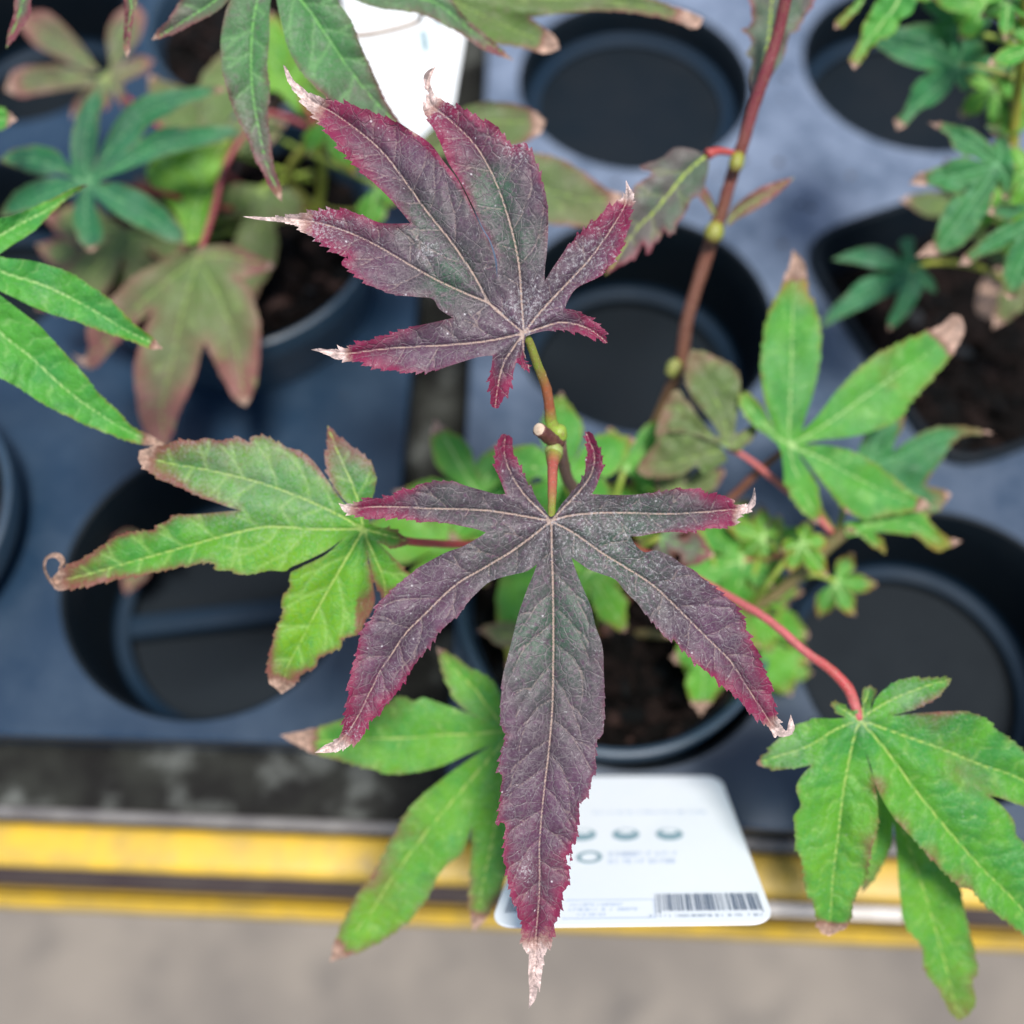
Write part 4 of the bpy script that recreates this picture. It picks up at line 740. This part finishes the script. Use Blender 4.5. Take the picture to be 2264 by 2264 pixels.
# --- bright green maple at the left edge
le = sapling(-.2045, .131, .0, 'bright green maple entering from the left edge of the picture')
tube('stem', [(-420, 1150, .31), (-330, 800, .285), (-230, 560, .25), (-180, 480, .238)], [.0022, .0019, .0016, .0012], OLV, le)
LB = leaf(le, 'w -120,470', [
 ('v -100,930 100,890 250,830 400,760 500,710', '592,688', '450,780 350,870 220,1000 100,1080 0,1150 w -20,500 40,510', 'v -80,1080 100,970 350,840 585,695', .97, .014),
 ('w 40,515 200,530 350,570 480,620 600,700 720,780 820,880 900,960 1000,1030', '1090,1122', '1000,1120 900,1075 800,1042 650,992 500,932 350,890 200,832 100,782 20,745 -30,722', '0,600 300,700 600,850 850,1000 1085,1115', .955, .004),
 ('w -30,740 60,808 180,900 260,960 350,1060 460,1180 560,1290 660,1420 780,1530 880,1640 960,1680 1040,1720', '1120,1770', '1000,1765 880,1742 700,1675 560,1622 460,1572 350,1520 230,1450 130,1380 0,1312 -100,1240 -200,1100 -240,800', '-150,800 0,1010 200,1170 450,1400 700,1580 900,1690 1110,1765', .925, .006)],
 .226, 'lime', h=8, serr=(2.8, 24), redw=4, redtip=(.9, 1.15), redk=.6, dustb=.25, dusts=[('w 350,740', 60, .7)], fold=.003, label='bright green leaf with three long lobes at the left edge')
petiole(LB, [(-110, 510, .232), (-180, 480, .238)], .001, OLV)
tmpl(le, -60, 260, .26, 100, 95, 'lime', lens=(.7, .95, .7), w=.25, dry=.8, stalk=[(-180, 480, .238)], label='leaf of which only one brown tipped lobe shows at the left edge')

# --- light green maple in the square pot
rp = sapling(.1505, .2065, .0, 'light green maple with many small brown tipped leaves at the right edge')
tube('stem', [(2330, 760, .35), (2270, 600, .325), (2238, 430, .30), (2245, 250, .285), (2262, 120, .27), (2270, -60, .25)], [.0022, .0020, .0017, .0016, .0014, .0012], (.26, .30, .02), rp)
Y1 = leaf(rp, 'y 830,-130', [
 ('y 960,-20 900,120 800,180 750,280 680,340 600,360 520,440 440,560', '365,642', '335,560 380,450 430,350 450,230 500,150 560,30 620,-60', '750,50 600,250 450,440 370,630', .95, .004),
 ('y 480,-40 430,60 330,170 260,240', '188,265', '200,195 300,100 400,0 520,-120', '600,-100 400,60 200,250', .97, .004),
 ('y 600,-200 900,-300 1100,-250', '1250,-200', '1200,-60 1050,-20', '1000,-150 1240,-190', 2, .004)][:2],
 .262, 'lime', h=8, serr=(4, 26), redw=5, redk=.7, greenb=.1, dustb=.4, fold=.002, label='bright narrow leaf at the top of the right hand plant')
petiole(Y1, [(2150, -60, .262), (2270, -60, .252)], .0008, OLV)
Y2 = leaf(rp, 'y 1330,600', [
 ('y 1250,480 1300,300 1400,150 1500,60', '1560,-60', '1620,100 1600,250 1500,400 1450,520', '1380,420 1550,-40', 2, .003),
 ('y 1480,560 1600,520 1750,540', '1850,600', '1750,700 1600,680 1480,660', '1500,600 1840,600', 2, .003),
 ('y 1400,720 1450,800', '1400,850', '1330,800 1300,740', '1370,750 1400,840', 2, .003),
 ('y 1290,740 1250,830 1150,930 1000,1000 900,1080 850,1150', '765,1198', '748,1110 830,1020 880,900 920,780 1020,690 1150,650', '1150,800 950,960 770,1185', .92, .003),
 ('y 1150,640 1050,642 900,612 750,545 640,472', '545,400', '700,282 850,250 1000,270 1150,370 1220,450', '1100,500 800,420 560,400', 2, .003)],
 .285, 'teal', h=8, serr=(3, 30), redw=5, redk=.5, redtip=(1.2, 1.5), greenb=.2, label='blue green leaf over the round empty cup')
petiole(Y2, [P('y 1600,640')[0] + (.286,), (2245, 175, .284)], .0009, OLV)
Y3 = leaf(rp, 'z 1700,60', [
 ('y 1560,1500 1400,1440 1280,1350 1230,1230', '1042,1128', '1200,1140 1400,1180 1550,1260 1640,1340 1700,1250', '1450,1330 1060,1135', .87, .003),
 ('y 1720,1260 1640,1200', '1580,1150', '1700,1180 1780,1300 1830,1450', '1720,1350 1590,1160', 2, .003),
 ('z 1850,100 1830,200 1800,330', '1745,375', '1715,260 1700,190', '1780,180 1750,365', .93, .003),
 ('z 1690,180 1640,400 1500,640 1380,780 1250,850 1100,890', '932,908', '1020,820 1110,740 1150,600 1200,480 1300,345 1420,260', '1500,350 1300,620 1150,800 940,900', .83, .004),
 ('z 1380,330 1250,312 1100,245 1000,250', '878,235', '950,150 1100,100 1300,10 1450,-20', '1450,120 1100,190 890,230', .83, .003)],
 .272, 'teal', h=8, serr=(4, 28), redw=6, redk=.6, greenb=.45, dusts=[('z 1350,600', 60, .6)], label='green leaf with pink withered tips above the square pot')
petiole(Y3, [(2240, 360, .275), (2243, 350, .29)], .0008, OLV)
Y4 = leaf(rp, 'z 2050,560', [
 ('z 1960,480 1800,560 1700,552', '1588,500', '1650,450 1800,430 1932,430 2050,400', '1850,500 1600,495', .9, .003),
 ('z 2200,400 2350,300', '2500,200', '2480,400 2350,600 2250,700', '2250,450 2480,230', 2, .003),
 ('z 2200,760 2100,950 1932,1180 1870,1270', '1790,1302', '1738,1200 1748,1000 1790,850 1850,760', '1980,800 1850,1100 1795,1290', .96, .003),
 ('z 1840,740 1700,850 1560,880 1450,960', '1318,988', '1400,880 1500,790 1620,700 1750,620 1900,560', '1800,700 1550,830 1330,975', .88, .003)],
 .266, 'teal', h=8, serr=(4, 28), redw=6, redk=.6, greenb=.45, label='green leaf cut by the right edge above the square pot')
petiole(Y4, [(2290, 470, .275), (2240, 430, .298)], .0008, OLV)
Y5 = leaf(rp, 'z 890,1020', [
 ('z 820,930 810,850 780,780', '830,730', '920,740 920,850 960,950', '870,900 840,740', 2, .003),
 ('z 1010,1030 1100,1120', '1130,1240', '1060,1220 1010,1160', '1000,1110 1120,1230', 2, .003),
 ('z 1010,1180 950,1300 850,1450', '688,1585', '690,1480 750,1350 770,1250 790,1190', '880,1200 800,1400 695,1570', .97, .003),
 ('z 780,1190 700,1250 500,1350 300,1440', '55,1565', '150,1400 300,1250 420,1130 560,1075 720,1060', '700,1130 400,1300 70,1555', 2, .003),
 ('z 740,1030 600,1020 400,970', '165,932', '350,850 550,810 700,860 790,930', '700,950 400,900 180,930', 2, .003)],
 .305, 'teal', h=9, serr=(2, 30), redw=5, redk=.4, redtip=(1.2, 1.5), label='blue green leaf low over the soil of the square pot')
petiole(Y5, [P('z 1100,960')[0] + (.307,), (2160, 590, .315), (2262, 640, .33)], .0009, (.30, .36, .03))
for (px_, py_, dd, sz, rt_, mt_, gb) in ((2120, 60, .292, 190, -100, 'teal', .5), (2180, 20, .275, 170, -20, 'lime', .4), (2230, 0, .258, 100, 180, 'lime', .1), (2200, 190, .30, 130, 170, 'lime', .6), (2300, 100, .262, 120, -110, 'lime', .1), (2230, 430, .292, 170, 175, 'lime', .7), (2310, 240, .285, 160, -60, 'lime', .5), (2300, 560, .30, 190, -150, 'bronze', .5), (2150, 470, .315, 160, -80, 'bronze', .8), (2100, -20, .285, 190, 30, 'lime', .3), (2280, 380, .272, 140, 200, 'lime', .6)):
    tmpl(rp, px_, py_, dd, sz, rt_, mt_, greenb=gb, dry=.86, stalk=[((px_ + 2250) / 2, py_ + 20, dd + .004), (2248, max(-50, min(700, py_ + 40)), .29)])
dl = leaf(rp, 'z 1640,1000', [('z 1700,1000 1790,1150 1740,1330 1680,1440', '1610,1480', '1500,1420 1500,1250 1560,1100', '1650,1200 1620,1460', -1, .004)], .335, 'bronze', h=9, serr=(0, 30), label='dead brown leaf curled against the soil')

fb = tmpl(None, 330, 1190, .345, 130, 200, 'bronze', lens=(.6, 1, .7), w=.22, redk=1.2, h=9, name='fallen_leaf')
tag(fb, 'withered brown leaf lying in the empty front cup of the left tray', 'fallen leaf')
# ================================================================ LABELS
def card(name, corners, label, grp=None, rad=.0035, thick=.0005):
    """corners: TL, TR, BR, BL in world space"""
    TL, TR, BR, BL = [np.array(c) for c in corners]; cc = (TL + TR + BR + BL) / 4
    nrm = np.cross(TR - TL, BL - TL); nrm /= np.linalg.norm(nrm); nrm = nrm if nrm @ (np.array([0, 0, HC]) - cc) > 0 else -nrm
    t = thing(name, tuple(cc), label, 'plant label', grp)
    def uv(u, v, off=0.0): return TL * (1 - u) * (1 - v) + TR * u * (1 - v) + BR * u * v + BL * (1 - u) * v + nrm * off
    wid = np.linalg.norm((TR + BR - TL - BL) / 2); hei = np.linalg.norm((BL + BR - TL - TR) / 2); ru, rv = rad / wid, rad / hei; pl = []
    for (cu, cv, a0) in ((1 - ru, rv, -90), (1 - ru, 1 - rv, 0), (ru, 1 - rv, 90), (ru, rv, 180)):
        for k in range(9): a = math.radians(a0 + k * 90 / 8); pl.append((cu + ru * math.cos(a), cv + rv * math.sin(a)))
    return t, uv, pl, nrm
def cardmesh(t, uv, pl, thick=.0005):
    V = [uv(u, v, 0) for u, v in pl] + [uv(u, v, -thick) for u, v in pl]; n = len(pl)
    F_ = [list(range(n)), list(range(n, 2 * n))[::-1]] + [(i, i + n, (i + 1) % n + n, (i + 1) % n) for i in range(n)]
    return mk('card', V, F_, M['white'], t, smooth=False)
def inkpoly(t, uv, name, polys, mat, off=.00012):
    V = []; F_ = []
    for pl in polys:
        s_ = len(V); V += [uv(u, v, off) for u, v in pl]; F_.append(list(range(s_, s_ + len(pl))))
    return mk(name, V, F_, M[mat], t, smooth=False)
def rect(u0, v0, u1, v1): return [(u0, v0), (u1, v0), (u1, v1), (u0, v1)]
def ell(cu, cv, ru, rv, n=28, a0=0, a1=360): return [(cu + ru * math.cos(math.radians(a0 + (a1 - a0) * k / n)), cv + rv * math.sin(math.radians(a0 + (a1 - a0) * k / n))) for k in range(n)]
def ringp(cu, cv, ru, rv, w, n=24):
    out = []
    for k in range(n):
        a, b_ = 2 * math.pi * k / n, 2 * math.pi * (k + 1) / n; i = 1 - w
        out.append([(cu + ru * math.cos(a), cv + rv * math.sin(a)), (cu + ru * math.cos(b_), cv + rv * math.sin(b_)), (cu + ru * i * math.cos(b_), cv + rv * i * math.sin(b_)), (cu + ru * i * math.cos(a), cv + rv * i * math.sin(a))])
    return out
def scribble(u0, u1, v, hgt, rg, wd=.012):
    out = []; u = u0
    while u < u1:
        w_ = rg.uniform(.5, 1.2) * wd; k = rg.integers(0, 4)
        out.append(rect(u, v, u + w_ * .25, v + hgt))
        if k != 0: out.append(rect(u + w_ * .25, v, u + w_, v + hgt * .22))
        if k > 1: out.append(rect(u + w_ * .25, v + hgt * .78, u + w_, v + hgt))
        if k == 3: out.append(rect(u + w_ * .75, v + hgt * .22, u + w_, v + hgt * .78))
        u += w_ * 1.35 + (wd * .9 if rg.uniform() < .18 else 0)
    return out
dN, dF = .2255, .288
t, uv, pl, nr = card('plant_label', (W3(1208, 1716, dF), W3(1592, 1716, dF), W3(1715, 2040, dN), W3(1082, 2048, dN)), 'white printed plant label with icons and a barcode, leaning out over the yellow rail', 'white plant labels stuck in the pots', rad=.005)
cardmesh(t, uv, pl)
# spike that holds the label in the pot
V = [uv(.44, .06, -.0006), uv(.56, .06, -.0006), uv(.44, .12, -.0006), uv(.56, .12, -.0006)]; V = [np.array(v) for v in V]
lo = [v + np.array([0, .004, -.045]) for v in V]; mk('spike', [V[0], V[1], V[3], V[2]] + [lo[0], lo[1], lo[3], lo[2]], [(0, 1, 2, 3), (7, 6, 5, 4), (0, 4, 5, 1), (1, 5, 6, 2), (2, 6, 7, 3), (3, 7, 4, 0)], M['white'], t, smooth=False)
rg = np.random.default_rng(11)
inkpoly(t, uv, 'printed_text', scribble(.30, .86, .285, .02, rg, .012), 'pale')
ic = []
for cu in (.515, .665, .815): ic += [ell(cu, .46, .052, .05)]
o_ = inkpoly(t, uv, 'printed_icon', [ell(.27, .455, .062, .042)], 'tealink'); inkpoly(t, uv, 'printed_icon', [ell(.468, .455, .062, .042)], 'tealink'); inkpoly(t, uv, 'printed_icon', [ell(.668, .455, .062, .042)], 'tealink')
for cu in (.27, .468, .668): inkpoly(t, uv, 'icon_symbol', [ell(cu, .435, .035, .016)], 'white', .0002)
inkpoly(t, uv, 'printed_icon', ringp(.315, .605, .055, .04, .35), 'tealink')
inkpoly(t, uv, 'printed_text', scribble(.40, .68, .575, .026, rg, .015) + scribble(.40, .66, .622, .026, rg, .015), 'pale')
inkpoly(t, uv, 'printed_text', [rect(.25, .865, .58, .869), rect(.25, .965, .58, .969), rect(.578, .869, .58, .965)] + scribble(.27, .46, .885, .015, rg, .01) + scribble(.27, .52, .912, .015, rg, .01) + scribble(.30, .40, .94, .014, rg, .01), 'pale')
bars = []; u = .585
while u < .975:
    w_ = rg.choice([.0028, .0028, .0055, .008]); 
    if u + w_ < .98: bars.append(rect(u, .835, u + w_, .945 if not (.60 < u < .965) else .932))
    u += w_ + rg.choice([.0026, .0030, .005, .008])
inkpoly(t, uv, 'barcode', bars, 'barred'); inkpoly(t, uv, 'barcode_digits', scribble(.56, .97, .952, .013, rg, .011), 'print')
inkpoly(t, uv, 'barcode', [rect(.035 + i * .0065, .84, .035 + i * .0065 + rg.choice([.002, .004]), .93) for i in range(9)], 'barred')
# label at the top
t, uv, pl, nr = card('plant_label', (W3(735, -120, .300), W3(1062, -120, .300), W3(1002, 240, .318), W3(800, 240, .318)), 'blank looking white plant label with a small teal mark under the drooping leaves', 'white plant labels stuck in the pots', rad=.003)
pl = [(0, 0), (1, 0), (1, .98), (.97, 1.0), (.72, 1.16), (.64, 1.21), (.60, 1.20), (.40, 1.1), (.0, .98)]
cardmesh(t, uv, pl)
inkpoly(t, uv, 'printed_icon', [[(.60, .50), (.66, .50), (.70, .60), (.68, .66), (.63, .62)], rect(.72, .44, .80, .47)], 'tealink')
inkpoly(t, uv, 'printed_stripe', [[(.38, .62), (.42, .62), (.66, 1.0), (.61, 1.0)], [(.46, .60), (.49, .60), (.74, .96), (.71, .98)]], 'pale')
V = [uv(.60, 1.17, 0), uv(.66, 1.17, 0)]; q = ground(930, 420, -.002); mk('spike', [V[0], V[1], q + [.003, 0, 0], q - [.003, 0, 0], V[0] - nr * .0006, V[1] - nr * .0006, q + [.003, 0, -.0006], q - [.003, 0, .0006]], [(0, 1, 2, 3), (7, 6, 5, 4), (0, 4, 5, 1), (1, 5, 6, 2), (2, 6, 7, 3), (3, 7, 4, 0)], M['white'], t, smooth=False)
